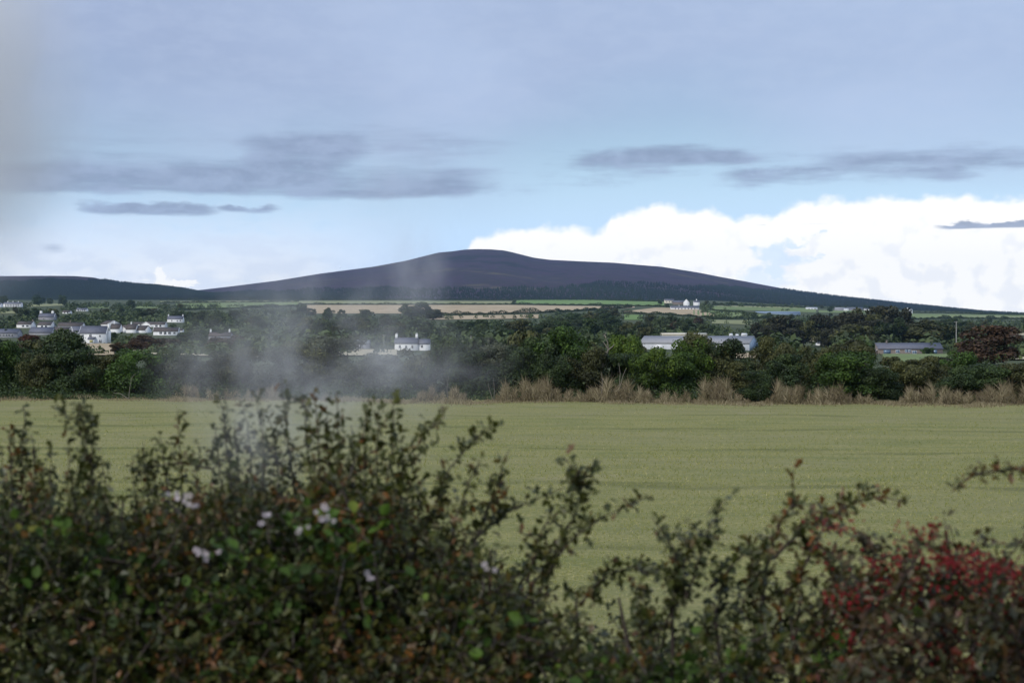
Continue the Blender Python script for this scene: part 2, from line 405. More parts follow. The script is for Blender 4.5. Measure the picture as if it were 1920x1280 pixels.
# ------------------------------------------------------------------ ground, fields, hills
def grid_obj(name, V, nx, ny, mat, smooth=True, kind='structure', label=None):
    i, j = np.meshgrid(np.arange(ny - 1), np.arange(nx - 1), indexing='ij')
    a = (i * nx + j).ravel()
    idx = np.stack([a, a + 1, a + nx + 1, a + nx], axis=1).ravel()
    me = np_mesh(name, V, np.full(len(a), 4), idx)
    if smooth: me.polygons.foreach_set('use_smooth', np.ones(len(a), dtype=bool))
    o = add(name, me, mat); tag(o, label, kind=kind)
    return o

# far terrain: rough scrubby green between the fields
noise_mat('rough_ground', [(.3, (.034, .046, .016)), (.5, (.056, .070, .024)), (.7, (.10, .105, .044))], .02, bump=.3)
pxs = np.concatenate([np.linspace(-2500, -200, 24), np.arange(-160, 2100, 20), np.linspace(2140, 4500, 24)])
ds = np.concatenate([np.arange(110, 400, 6.0), np.arange(400, 1300, 15.0), np.arange(1300, 3800, 40.0)])
D, PX = np.meshgrid(ds, pxs, indexing='ij')
Xg = (PX - 960) / F * D
Zg = terr_pd(PX, D) - np.where(D < 112, .25, 0)
grid_obj('terrain', np.stack([Xg, D, Zg], -1).reshape(-1, 3), len(pxs), len(ds), MATS['rough_ground'])

# pasture in front
def pasture_mat():
    m, N, out = base_mat('pasture')
    tc = N.n('ShaderNodeTexCoord'); sp = N.n('ShaderNodeSeparateXYZ'); N.t.links.new(tc.outputs['Object'], sp.inputs[0])
    x, y, z = sp.outputs
    fine = N.noise(tc.outputs['Object'], 7.0, 5, .7)
    mid = N.noise(N.xyz(N.m('MULTIPLY', x, .35), y), .55, 5, .6)
    big = N.noise(N.xyz(N.m('MULTIPLY', x, .25), y), .07, 3, .5)
    c = N.ramp(fine, [(.28, (.140, .150, .049)), (.5, (.234, .228, .082)), (.72, (.39, .345, .160))])
    c = N.mix(N.m('MULTIPLY', N.ss(mid, .42, .66), .45), c, (.125, .155, .055))
    strk = N.noise(N.xyz(N.m('MULTIPLY', x, .030), N.m('ADD', y, N.m('MULTIPLY', x, .085))), .75, 4, .6)
    c = N.mix(N.m('MULTIPLY', N.ss(strk, .50, .70), .32), c, (.315, .292, .135))
    c = N.mix(N.m('MULTIPLY', N.ss(strk, .46, .28), .35), c, (.122, .146, .045))
    c = N.mix(N.m('MULTIPLY', N.ss(big, .42, .62), .35), c, (.250, .232, .118))
    worn = N.noise(tc.outputs['Object'], .16, 4, .6)
    c = N.mix(N.m('MULTIPLY', N.ss(worn, .56, .70), .4), c, (.285, .250, .150))
    # wheel tracks of the last mowing, slightly askew
    yy = N.m('ADD', N.m('ADD', y, N.m('MULTIPLY', x, .085)), N.m('MULTIPLY', N.m('SUBTRACT', big, .5), 16.0))
    wv = N.m('ABSOLUTE', N.m('SUBTRACT', N.m('FRACT', N.m('DIVIDE', yy, 13.5)), .5))
    tr = N.m('MULTIPLY', N.m('SUBTRACT', 1.0, N.ss(wv, .015, .06)), N.ss(mid, .36, .56))
    c = N.mix(N.m('MULTIPLY', tr, .45), c, (.10, .108, .040))
    b = N.n('ShaderNodeBsdfPrincipled'); N.put(b.inputs['Base Color'], c); b.inputs['Roughness'].default_value = .9
    b.inputs['Specular IOR Level'].default_value = .1
    bp = N.n('ShaderNodeBump'); bp.inputs['Strength'].default_value = .7; bp.inputs['Distance'].default_value = .08
    N.put(bp.inputs['Height'], fine); N.t.links.new(bp.outputs[0], b.inputs['Normal'])
    N.t.links.new(b.outputs[0], out.inputs[0]); return m
xs = np.linspace(-130, 130, 70); ys = np.concatenate([np.arange(17, 113, 1.6), [116]])
Yp, Xp = np.meshgrid(ys, xs, indexing='ij')
Zp = .04 * np.sin(Xp * .21 + Yp * .13) + .03 * np.sin(Xp * .5 - Yp * .37)
grid_obj('pasture', np.stack([Xp, Yp, Zp], -1).reshape(-1, 3), len(xs), len(ys), pasture_mat())
# railway bank the camera looks from
noise_mat('bank_soil', [(.3, (.035, .036, .020)), (.6, (.070, .066, .036)), (.8, (.11, .095, .058))], 1.2, bump=.5)
ys = np.concatenate([np.linspace(-120, 8.6, 30), np.linspace(9.2, 18, 16)])
Yp, Xp = np.meshgrid(ys, np.linspace(-130, 130, 90), indexing='ij')
tt = np.clip((Yp - 8.6) / 8.6, 0, 1)
Zp = 2.45 * (1 - tt * tt * (3 - 2 * tt)) + .05 * np.sin(Xp * 1.7 + Yp) - np.where(Yp > 17.3, .2, 0)
grid_obj('embankment', np.stack([Xp, Yp, Zp], -1).reshape(-1, 3), 90, len(ys), MATS['bank_soil'])

# distant fields, draped on the terrain
noise_mat('stubble', [(.3, (.36, .275, .165)), (.5, (.42, .325, .20)), (.7, (.47, .37, .235))], .03, stretch=(1, .25, 1))
noise_mat('stubble_pale', [(.3, (.40, .35, .23)), (.7, (.50, .44, .30))], .05, stretch=(1, .3, 1))
noise_mat('meadow', [(.3, (.125, .175, .055)), (.7, (.19, .235, .085))], .02, stretch=(1, .3, 1))
noise_mat('meadow_bright', [(.3, (.125, .205, .050)), (.7, (.165, .25, .070))], .02, stretch=(1, .3, 1))
noise_mat('meadow_pale', [(.3, (.20, .215, .095)), (.7, (.28, .28, .135))], .02, stretch=(1, .3, 1))
KEEP = []      # photo windows that must stay open: (px0, px1, row0, row1, distance)
def field(mat, top, bot, keep=True, lift=.35):
    """top/bot: [(px,row),...] edges of a field as they show, draped on the ground"""
    px0 = max(top[0][0], bot[0][0]); px1 = min(top[-1][0], bot[-1][0])
    n = max(8, int((px1 - px0) / 8)); m = 12
    cols = np.linspace(px0, px1, n); V = []
    for k in range(m):
        for p in cols:
            rt = np.interp(p, *zip(*top)); rb = np.interp(p, *zip(*bot))
            d0, d1 = dist_at(p, rb), dist_at(p, rt)
            d = d0 + (d1 - d0) * k / (m - 1)
            V.append(((p - 960) / F * d, d, float(terr_pd(p, d)) + lift))
    o = grid_obj('field', np.array(V), n, m, MATS[mat])
    if keep:
        pc = .5 * (px0 + px1)
        for q0, q1 in zip(np.linspace(px0, px1, 9)[:-1], np.linspace(px0, px1, 9)[1:]):
            q = .5 * (q0 + q1)
            rt = np.interp(q, *zip(*top)); rb = np.interp(q, *zip(*bot))
            KEEP.append((q0, q1, rt, rb, dist_at(q, rb)))
    return o
field('stubble', [(575, 572), (960, 572), (1100, 574), (1190, 575)], [(575, 588), (780, 588), (960, 588), (1090, 581), (1190, 577)])
field('stubble', [(805, 593), (1010, 590)], [(805, 600), (1010, 597)])
field('meadow', [(330, 569), (560, 566)], [(330, 581), (560, 572)])
field('meadow_pale', [(300, 565), (700, 564), (960, 565)], [(300, 567), (700, 570), (960, 570)])
field('meadow_bright', [(968, 563), (1100, 561), (1245, 566)], [(968, 569), (1100, 571), (1245, 573)])
field('stubble', [(1170, 584), (1230, 577), (1300, 578), (1340, 590)], [(1170, 586), (1230, 588), (1300, 592), (1340, 595)])
field('meadow', [(1300, 581), (1360, 583), (1440, 591)], [(1300, 590), (1360, 597), (1440, 596)])
field('meadow_pale', [(1335, 600), (1410, 601)], [(1335, 607), (1410, 609)])
field('meadow_bright', [(1170, 590), (1205, 591)], [(1170, 600), (1205, 600)])
field('meadow', [(1335, 574), (1530, 578)], [(1335, 580), (1530, 586)])
field('meadow_pale', [(1345, 573.5), (1500, 575)], [(1345, 575.5), (1500, 578)])
field('meadow', [(1535, 582), (1625, 583)], [(1535, 586), (1625, 588)])
field('meadow', [(1700, 588), (1930, 591)], [(1700, 597), (1930, 595)])
field('meadow_pale', [(1760, 591.5), (1930, 593.5)], [(1760, 593), (1930, 596)])
field('stubble_pale', [(1885, 623), (1930, 624)], [(1885, 628), (1930, 629)])
field('meadow_pale', [(52, 571), (118, 569)], [(52, 576), (118, 573)])
field('meadow', [(165, 573), (205, 573)], [(165, 578), (205, 578)])
field('meadow', [(255, 573), (300, 573)], [(255, 578), (300, 578)])
field('meadow_pale', [(-40, 585), (30, 583)], [(-40, 590), (30, 588)])
field('stubble', [(138, 645), (214, 645)], [(138, 668), (214, 668)])
field('stubble_pale', [(236, 648), (330, 650), (500, 656)], [(236, 664), (330, 668), (500, 672)])
field('stubble_pale', [(520, 656), (745, 656)], [(520, 668), (745, 668)])
field('meadow', [(1655, 664.6), (1800, 665)], [(1655, 682), (1800, 682)], keep=False)
field('stubble', [(1380, 663), (1418, 663)], [(1380, 673), (1418, 673)])
field('stubble_pale', [(1855, 667), (1930, 666)], [(1855, 676), (1930, 676)])

# hills
def hill_mat(name, forest=False):
    m, N, out = base_mat(name)
    tc = N.n('ShaderNodeTexCoord')
    a = N.noise(tc.outputs['Object'], .0022, 6, .62); b_ = N.noise(tc.outputs['Object'], .012, 5, .65)
    c = N.ramp(N.m('ADD', N.m('MULTIPLY', a, .65), N.m('MULTIPLY', b_, .35)),
               [(.38, (.018, .022, .024)), (.45, (.036, .028, .040)), (.50, (.056, .036, .062)), (.545, (.034, .032, .034)), (.58, (.056, .040, .056)), (.64, (.098, .086, .050))])
    b = N.n('ShaderNodeBsdfPrincipled'); N.put(b.inputs['Base Color'], c); b.inputs['Roughness'].default_value = .95
    b.inputs['Specular IOR Level'].default_value = .05
    bp = N.n('ShaderNodeBump'); bp.inputs['Strength'].default_value = .6; bp.inputs['Distance'].default_value = 8
    N.put(bp.inputs['Height'], b_); N.t.links.new(bp.outputs[0], b.inputs['Normal'])
    N.t.links.new(b.outputs[0], out.inputs[0]); return m
HM = hill_mat('heather')
SKY_MAIN = [(-2500, 560), (0, 560), (300, 550), (380, 543), (440, 536), (520, 526), (600, 513), (700, 500), (760, 489), (800, 479), (822, 473.5), (850, 471), (870, 468), (893, 467), (920, 467.5), (945, 469.5), (965, 474), (1000, 483),
            (1030, 487), (1090, 490), (1150, 492.5), (1190, 496), (1240, 500), (1310, 511), (1350, 519), (1400, 528), (1480, 543), (1560, 554), (1650, 564), (1750, 575), (1850, 586), (1920, 590), (2200, 600), (4500, 604)]
SKY_LEFT = [(-2500, 530), (-600, 524), (0, 517.5), (95, 517), (140, 517.5), (175, 520), (215, 529), (260, 534), (300, 537), (345, 543), (380, 550), (430, 557), (520, 566)]
def hill_z(px, d, sky, R, d0):
    S = np.interp(px, *zip(*sky))
    zr = CZ + (HZ - S) / F * R
    zb = terr_pd(px, np.full_like(np.asarray(d, float), d0))
    t = (d - d0) / (R - d0)
    g = np.clip(t, 0, 1) ** 1.18
    z = zb - 4 + (zr - zb + 4) * g
    X = (px - 960) / F * d
    z = z + np.clip(t, 0, 1) * np.clip(1.0 - t, 0, 1) * 26 * (np.sin(X * .0042 + 1.0) * np.sin(d * .0031 + X * .0013) + .5 * np.sin(X * .011 + d * .004))
    return np.where(t > 1, zr - (d - R) * .12, z)
def hill(name, sky, R, d0, px_a, px_b, back):
    cols = np.concatenate([np.arange(px_a, -160, 80), np.arange(-160, min(2100, px_b), 8), np.arange(2100, px_b, 80)]) if px_b > 2100 else np.concatenate([np.arange(px_a, -160, 80), np.arange(-160, px_b + 1, 8)])
    dd = np.concatenate([np.linspace(d0, R, 60), np.linspace(R + 60, R + back, 8)])
    Dm, Pm = np.meshgrid(dd, cols.astype(float), indexing='ij')
    Z = hill_z(Pm, Dm, sky, R, d0)
    return grid_obj(name, np.stack([(Pm - 960) / F * Dm, Dm, Z], -1).reshape(-1, 3), len(cols), len(dd), HM)
hill('hill', SKY_MAIN, 7200, 3600, -2500, 4500, 1500)
hill('hill', SKY_LEFT, 5200, 3500, -2500, 520, 900)

# conifer plantations on the hills: a mass of spruces
CONE = (np.array([[.22, 0, 0], [.07, .21, 0], [-.18, .13, 0], [-.18, -.13, 0], [.07, -.21, 0], [0, 0, 1]]),
        [3] * 5, [0, 1, 5, 1, 2, 5, 2, 3, 5, 3, 4, 5, 4, 0, 5])
def plantation(n, px_a, px_b, sky, R, d0, edge, label, hmin, hmax, dmax):
    r = np.random.default_rng(5)
    d = np.sqrt(r.uniform(d0 ** 2, dmax ** 2, n)); px = r.uniform(px_a, px_b, n)
    z = hill_z(px, d, sky, R, d0); row = HZ - (z - CZ) / d * F
    ed = np.interp(px, *zip(*edge)) + 1.5 * np.sin(px * .05) + 1.0 * np.sin(px * .17 + 1)
    ok = row > ed
    # rides and felled blocks
    ok &= ~((np.sin(d * .004 + px * .006) > .985))
    px, d, z = px[ok], d[ok], z[ok]
    C = np.stack([(px - 960) / F * d, d, z - .6], -1)
    n = len(C); one = np.ones((n, 1))
    a = r.uniform(0, 6.28, n); X = np.stack([np.cos(a), np.sin(a), 0 * a], -1); Y = np.stack([-np.sin(a), np.cos(a), 0 * a], -1)
    Zx = np.tile(np.array([[0, 0, 1.0]]), (n, 1))
    blk = np.sin(px * .011 + d * .002) * .25 + np.sin(d * .006) * .15
    S = r.uniform(hmin, hmax, n) * (1 + .2 * blk)
    V, s, i = scatter(CONE, C, X * 1.25, Y * 1.25, Zx, S)
    tone = np.repeat(np.clip(.45 + blk + r.normal(0, .12, n), 0, 1), 5)
    o = add('conifer_plantation', np_mesh('conifer_plantation', V, s, i, tone), MATS['conifer'])
    tag(o, label, 'forest', kind='stuff')
plantation(72000, -150, 2080, SKY_MAIN, 7200, 3620, [(-200, 560), (380, 550), (480, 547), (560, 543), (700, 540), (860, 542), (960, 541), (1060, 540), (1072, 534), (1085, 539), (1120, 529), (1150, 527), (1220, 532), (1300, 536), (1400, 540), (1468, 545), (1482, 530), (2100, 560)],
           'dark conifer plantation along the lower slopes of the heather hill', 8, 11.5, 7150)
plantation(34000, -150, 470, SKY_LEFT, 5200, 3520, [(-200, 530), (0, 528), (100, 526), (160, 525), (205, 526), (215, 500), (500, 520)],
           'dark conifer forest covering the low ridge at far left', 7.5, 11, 5190)

# ------------------------------------------------------------------ trees and bushes
def crown_arrays(seed, R, H, z0, lobes, leaves, leaf, flat=.75, shell=.72, fluff=.1):
    """a crown of overlapping leafy lobes inside an ellipsoid R x R x H standing on z0"""
    r = np.random.default_rng(seed)
    L = []
    for k in range(lobes):
        a = r.uniform(0, 2 * math.pi); q = math.sqrt(r.uniform(0, 1)) * .72
        h = r.uniform(.12, .86)
        prof = math.sin(math.pi * min(1, .22 + .68 * h)) ** .7
        rad = r.uniform(.28, .46) * (1.15 - .45 * h)
        L.append((q * prof * R * math.cos(a), q * prof * R * math.sin(a), z0 + h * H, rad * R, rad * R * flat, r.uniform(-.2, .2)))
    w = np.array([l[3] ** 2 for l in L]); n = r.multinomial(leaves, w / w.sum())
    C, D, T = [], [], []
    for (x, y, z, rx, rz, t), m in zip(L, n):
        v = r.normal(size=(m, 3)); v[:, 2] = v[:, 2] * .8 + .22
        v /= np.linalg.norm(v, axis=1, keepdims=True)
        # small sub-clumps make the surface uneven
        lump = 1 + .16 * np.sin(v[:, 0] * 9 + t * 40) * np.sin(v[:, 1] * 8 + 1) * np.sin(v[:, 2] * 9 + 2)
        rad = r.uniform(shell, 1.02, m) * lump + np.abs(r.normal(0, fluff, m)) * (r.uniform(size=m) < .12)
        C.append(np.stack([x + v[:, 0] * rx * rad, y + v[:, 1] * rx * rad, z + v[:, 2] * rz * rad], -1))
        D.append(v + r.normal(0, .55, (m, 3)))
        T.append(np.clip(.45 + t + .18 * np.sin(v[:, 0] * 5 + x * 3) + r.normal(0, .16, m), 0, 1))
    C, D, T = map(np.concatenate, (C, D, T))
    keep = C[:, 2] > .02
    C, D, T = C[keep], D[keep], T[keep]
    Zn = D / np.linalg.norm(D, axis=1, keepdims=True)
    h = r.normal(size=Zn.shape); X = np.cross(Zn, h); X /= np.linalg.norm(X, axis=1, keepdims=True); Y = np.cross(Zn, X)
    S = leaf * r.uniform(.6, 1.35, len(C))
    V, s, i = scatter(DIAMOND, C, X, Y, Zn, S)
    return V, s, i, T, L

def trunk_mesh(seed, L, H, rad, n_limbs=4):
    r = np.random.default_rng(seed + 77); A = Acc()
    lean = r.uniform(-.12, .12, 2)
    top = np.array([lean[0] * H, lean[1] * H, H * .62])
    pts = [np.array([0, 0, -.3]), np.array([lean[0] * H * .1, 0, H * .18]), top * np.array([.5, .5, .6]), top]
    A.tube(pts, [rad * 1.25, rad, rad * .7, rad * .3], 7, .4)
    for k in r.permutation(len(L))[:n_limbs]:
        e = np.array(L[k][:3]); s = top * r.uniform(.35, .8)
        mid = (s + e) / 2 + np.array([r.uniform(-.1, .1) * H, r.uniform(-.1, .1) * H, -.04 * H])
        A.tube([s, mid, e], [rad * .5, rad * .33, rad * .12], 5, .5)
    return A.mesh('trunk')

PROTO = {}
def proto(kind, k, R, H, z0, lobes, leaves, leaf, rad, **kw):
    V, s, i, T, L = crown_arrays(31 * k + len(kind) * 7, R, H, z0, lobes, leaves, leaf, **kw)
    PROTO[(kind, k)] = (np_mesh('crown', V, s, i, T), trunk_mesh(k, L, z0 + H, rad), float(np.percentile(np.hypot(V[:, 0], V[:, 1]), 96)), float(np.percentile(V[:, 2], 99.5)))
for k in range(7):      # bushes of the field hedge, about 4.5 m
    proto('bush', k, 2.3, 3.7, .45, 15 + k % 3 * 4, 9000, .17, .09, flat=.72, fluff=.18)
for k in range(6):      # trees of the middle distance, about 10 m
    proto('tree', k, 4.6, 8.7, .9, 20 + 2 * k, 3800, .6, .28, flat=.8)
for k in range(3):      # far scrub
    proto('scrub', k, 2.6, 2.6, .2, 9, 900, .55, .1, flat=.7)

COUNT = {}
def plant(kind, k, loc, width, height, mat, name, label, group=None, rz=None, cat='tree'):
    cm, tm, R, H = PROTO[(kind, k)]
    root = empty(name, loc, rnd.uniform(0, 6.28) if rz is None else rz)
    root.scale = (width / (2 * R), width / (2 * R), height / H)
    tag(root, label, cat, group)
    add('crown', cm, MATS[mat], root)
    add('trunk', tm, MATS['bark'], root)
    return root

# --- the hedge at the far side of the pasture: each bush placed by eye (px centre, top row, width px, colour, distance, label)
HEDGE = [
 (-60, 640, 120, 'dark_leaf', 116, 'dark bush at the far left end of the field hedge, cut by the picture edge'),
 (22, 641, 88, 'green_leaf', 117, 'rounded green bush left of the big domed bush in the field hedge'),
 (58, 662, 66, 'olive_leaf', 113, 'olive bush in front of the big domed bush at the left of the field hedge'),
 (108, 619, 128, 'dark_leaf', 117, 'biggest domed dark green bush in the field hedge, left of the white house field'),
 (136, 655, 96, 'dark_leaf', 113.5, 'dark low bush at the right foot of the big domed bush'),
 (196, 664, 74, 'olive_leaf', 115, 'olive bush below the stubble field of the tall white house'),
 (250, 655, 104, 'green_leaf', 114, 'green small tree with a bare pale trunk showing at the field edge'),
 (318, 652, 84, 'dark_leaf', 117, 'dark bush just right of the bare trunked small tree in the field hedge'),
 (352, 664, 90, 'grey_leaf', 115, 'greyish bush at the left rim of the steam in the field hedge'),
 (405, 660, 90, 'grey_leaf', 117, 'pale grey bush behind the thin end of the steam'),
 (452, 652, 96, 'olive_leaf', 116, 'olive bush behind the left half of the steam'),
 (515, 650, 96, 'grey_leaf', 115, 'hazy grey bush behind the middle of the steam'),
 (572, 640, 98, 'olive_leaf', 117, 'tall olive bush behind the thickest steam in the field hedge'),
 (628, 628, 112, 'grey_leaf', 118, 'tall domed greyish bush left of the small stone barn, veiled by steam'),
 (672, 662, 90, 'grey_leaf', 114, 'low grey bush below the small stone barn'),
 (722, 665, 96, 'grey_leaf', 115, 'grey bush below the stubble field beside the white cottage'),
 (782, 655, 112, 'olive_leaf', 116, 'olive bush right below the white cottage with two chimneys'),
 (846, 633, 102, 'dark_leaf', 115, 'tall dark bush rising beside the right end of the white cottage'),
 (886, 655, 84, 'dark_leaf', 113, 'dark bush with deep shade at its foot right of the tall cottage bush'),
 (932, 646, 88, 'grey_leaf', 117, 'grey green bush below the pale post in the field hedge'),
 (972, 650, 80, 'dark_leaf', 114, 'dark bush left of the broad green crowned thicket'),
 (1012, 634, 92, 'dark_leaf', 118, 'dark bush forming the left shoulder of the broad green crowned thicket'),
 (1062, 614, 122, 'green_leaf', 119, 'broad green topped bush, highest in the middle of the field hedge'),
 (1040, 664, 86, 'dark_leaf', 112, 'dark bush above the tan grass left of the dead tree'),
 (1098, 652, 88, 'olive_leaf', 113, 'olive bush directly left of the bare dead tree'),
 (1142, 664, 76, 'dark_leaf', 114, 'dark bush at the foot of the bare dead tree'),
 (1172, 628, 70, 'bright_leaf', 116, 'bright yellow green bush right of the dead tree, just left of the long barn'),
 (1180, 662, 84, 'dark_leaf', 113, 'dark bush below the bright yellow green one beside the long barn'),
 (1228, 652, 92, 'bright_leaf', 112, 'fresh green bush in front of the white left wall of the long barn'),
 (1272, 660, 76, 'green_leaf', 113, 'green bush over the dark hollow in the field hedge'),
 (1296, 636, 88, 'bright_leaf', 115, 'light green bush in front of the middle of the long barn'),
 (1324, 624, 100, 'olive_leaf', 117, 'tall ragged olive bush hiding the middle of the long barn roof'),
 (1364, 636, 84, 'dark_leaf', 116, 'dark ragged bush before the right half of the long barn'),
 (1392, 676, 70, 'olive_leaf', 115, 'low olive bush under the gap where the barn yard shows'),
 (1416, 694, 66, 'dark_leaf', 107.5, 'small round dark green bush standing out into the pasture'),
 (1456, 632, 92, 'olive_leaf', 118, 'olive bush right of the blue grey barn gable'),
 (1470, 664, 92, 'dark_leaf', 112, 'dark bush above the tallest tan grass right of the barn'),
 (1528, 650, 88, 'olive_leaf', 117, 'yellowish olive bush below the cream house among the trees'),
 (1565, 662, 76, 'green_leaf', 114, 'green bush left of the wide glossy green one at the right'),
 (1612, 658, 122, 'green_leaf', 109, 'wide glossy green bush low at the right, left of the bungalow'),
 (1648, 690, 84, 'dark_leaf', 108, 'dark bush with its foot in the pasture below the bungalow'),
 (1600, 646, 90, 'olive_leaf', 119, 'light olive bush left of the bungalow behind the glossy one'),
 (1700, 676, 92, 'olive_leaf', 113, 'olive bush under the pale bank of the bungalow'),
 (1746, 668, 88, 'olive_leaf', 114, 'brownish olive bush under the right half of the bungalow'),
 (1795, 658, 84, 'green_leaf', 118, 'green bush hiding the right corner of the bungalow'),
 (1802, 686, 90, 'dark_leaf', 110, 'dark bush above the tan grass under the russet tree'),
 (1856, 682, 96, 'dark_leaf', 111, 'dark bush below the russet tree at the right'),
 (1908, 680, 92, 'olive_leaf', 111, 'olive bush at the right picture edge in the field hedge'),
 (1975, 676, 110, 'dark_leaf', 112, 'dark bush running out of the picture at the right end of the hedge'),
]
for i, (px, top, w, mat, d, lab) in enumerate(HEDGE):
    d -= max(0, (px - 600)) * .004
    X = (px - 960) / F * d
    z = float(terr(X, d))
    hgt = CZ + (HZ - top) / F * d - z
    plant('bush', i % 7, (X, d, z - .05), w / F * d * 1.12, hgt, mat, 'hedge_bush', lab, 'bushes of the field hedge', cat='bush')

# undergrowth that fills the foot of the field hedge: nobody could count it
def undergrowth():
    r = np.random.default_rng(3); n = 64000
    px = r.uniform(-180, 2100, n); d = r.uniform(107, 124, n) - np.maximum(0, px - 600) * .004
    wave = .55 + .3 * np.sin(px * .021) + .25 * np.sin(px * .057 + 2)
    z = np.abs(r.normal(0, 1, n)) * np.where(d + np.maximum(0, px - 600) * .004 > 113, 1.35, .75) * np.clip(wave, .2, 1.2) * np.clip((d + np.maximum(0, px - 600) * .004 - 106) / 5, .1, 1) + .05
    C = np.stack([(px - 960) / F * d, d, z + np.maximum(terr((px - 960) / F * d, d), -.2)], -1)
    X, Y, Z = frames(r.normal(size=(n, 3)) + np.array([0, 0, .6]), r)
    V, s, i = scatter(DIAMOND, C, X, Y, Z, .2 * r.uniform(.5, 1.4, n))
    o = add('undergrowth', np_mesh('undergrowth', V, s, i, r.uniform(.1, .8, n)), MATS['dark_leaf'])
    tag(o, 'dark leafy undergrowth along the foot of the field hedge', 'undergrowth', kind='stuff')
undergrowth()

# dry tan grass standing along the hedge foot, and the low verge
def dry_grass():
    r = np.random.default_rng(4); A = Acc()
    bands = [(330, 420, 1.5, 1100), (400, 520, 1.5, 1500), (585, 640, .9, 400), (780, 872, 1.9, 2000), (918, 935, 1.2, 250), (935, 1110, 1.75, 3400), (1100, 1222, 2.0, 2800), (1215, 1310, .8, 900), (1310, 1398, 2.0, 1900), (1440, 1585, 2.2, 3600),
             (1545, 1562, 3.2, 260), (1570, 1640, .8, 800), (1690, 1790, 1.7, 2100), (1700, 1722, 2.6, 260), (1780, 1990, 2.0, 4400), (-120, 330, .3, 1300)]
    for a, b, h, n in bands:
        n = int(n * 2.6)
        px = r.uniform(a - 10, b + 10, n)
        env = .42 + .30 * np.sin(px * .11 + a) * np.sin(px * .047) + .22 * np.sin(px * .31 + a * 2) + .18 * np.sin(px * .73)
        hh = np.where(px > 930, 1.05, .85) * h * np.clip(env, .12, 1.0) * np.clip(np.minimum(px - a + 12, b + 12 - px) / 26, .15, 1)
        hh = hh * (.84 + .26 * np.sin(px * .029 + 2.0 * np.sin(px * .011)))
        d = r.uniform(104.4, 110.5, n) + (px < 600) * 2.5 - np.maximum(0, px - 600) * .004
        C = np.stack([(px - 960) / F * d, d, r.uniform(0, .75, n) * hh], -1)
        lean = .28 * np.sin(px * .19 + a)
        Z = np.stack([r.normal(0, .42, n) + lean, r.normal(0, .4, n), np.ones(n) * r.uniform(.3, 1.1, n)], -1); Z /= np.linalg.norm(Z, axis=1, keepdims=True)
        X = np.cross(Z, np.tile([[0, 1., 0]], (n, 1))); X /= np.linalg.norm(X, axis=1, keepdims=True)
        L = np.maximum(.2, hh) * r.uniform(.35, .8, n)
        T, ts, ti = BLADE
        V = C[:, None, :] + T[None, :, 0:1] * X[:, None, :] * (.034 * r.uniform(.5, 1.7, n))[:, None, None] + T[None, :, 2:3] * Z[:, None, :] * L[:, None, None]
        patch = .14 * np.sin(px * .09 + a) + .10 * np.sin(px * .41)
        A.put(V.reshape(-1, 3), np.tile(ts, n), np.arange(3 * n), np.clip(r.normal(.5, .26, n) + patch, 0, 1))
    # low bleached verge
    n = 22000; px = r.uniform(-180, 2100, n); d = r.normal(105.4, 1.5, n) + 1.3 * np.sin(px * .013) + .9 * np.sin(px * .047 + 1) + np.where(px < 600, 2.2, 0) - np.maximum(0, px - 600) * .004
    C = np.stack([(px - 960) / F * d, d, np.zeros(n)], -1)
    Z = np.stack([r.normal(0, .5, n), r.normal(0, .4, n), np.ones(n)], -1)
    X = np.tile([[1., 0, 0]], (n, 1))
    L = r.uniform(.10, .40, n) * (.6 + .5 * np.sin(px * .05) * np.sin(px * .013))
    V = C[:, None, :] + BLADE[0][None, :, 0:1] * X[:, None, :] * .06 + BLADE[0][None, :, 2:3] * Z[:, None, :] * L[:, None, None]
    A.put(V.reshape(-1, 3), np.tile([3], n), np.arange(3 * n), np.clip(r.normal(.72, .2, n), 0, 1))
    o = A.build('dry_grass', MATS['dry_grass_blade'])
    tag(o, 'tall bleached tan grass along the foot of the field hedge', 'grass', kind='stuff')
dry_grass()

def pasture_grass():
    r = np.random.default_rng(9); n = 170000
    u = r.uniform(0, 1, n); d0, d1 = 18., 106.
    d = 1 / (1 / d0 + u * (1 / d1 - 1 / d0))
    X0 = r.uniform(-.52, .52, n) * d
    C = np.stack([X0, d, .04 * np.sin(X0 * .21 + d * .13) + .03 * np.sin(X0 * .5 - d * .37) - .01], -1)
    Z = np.stack([r.normal(0, .7, n), r.normal(0, .7, n), np.ones(n)], -1)
    a = r.uniform(0, 3.14, n); X = np.stack([np.cos(a), np.sin(a), 0 * a], -1)
    k = np.clip(d / 34, .7, 1.5); pn = np.sin(X0 * .9) * np.sin(d * .7 + X0 * .3) * .12
    L = r.uniform(.03, .085, n) * k
    V = C[:, None, :] + BLADE[0][None, :, 0:1] * X[:, None, :] * (.022 * k)[:, None, None] + BLADE[0][None, :, 2:3] * Z[:, None, :] * L[:, None, None]
    o = add('grass', np_mesh('grass', V.reshape(-1, 3), np.tile([3], n), np.arange(3 * n), np.clip(r.normal(.5, .24, n) + pn, 0, 1)), MATS['pasture_blade'])
    tag(o, 'short pale green grass of the mown pasture', 'grass', kind='stuff')
pasture_grass()

# ------------------------------------------------------------------ buildings
def prism(A, L, D, h, rise, z0=-1.2, tone=.5):
    """gabled wall body: length L on x, depth D on y"""
    V = []
    for x in (-L / 2, L / 2):
        V += [(x, -D / 2, z0), (x, D / 2, z0), (x, D / 2, h), (x, 0, h + rise), (x, -D / 2, h)]
    A.put(V, [5, 5, 4, 4, 4, 4], [4, 3, 2, 1, 0, 5, 6, 7, 8, 9, 0, 5, 9, 4, 1, 2, 7, 6, 4, 9, 8, 3, 3, 8, 7, 2], tone)

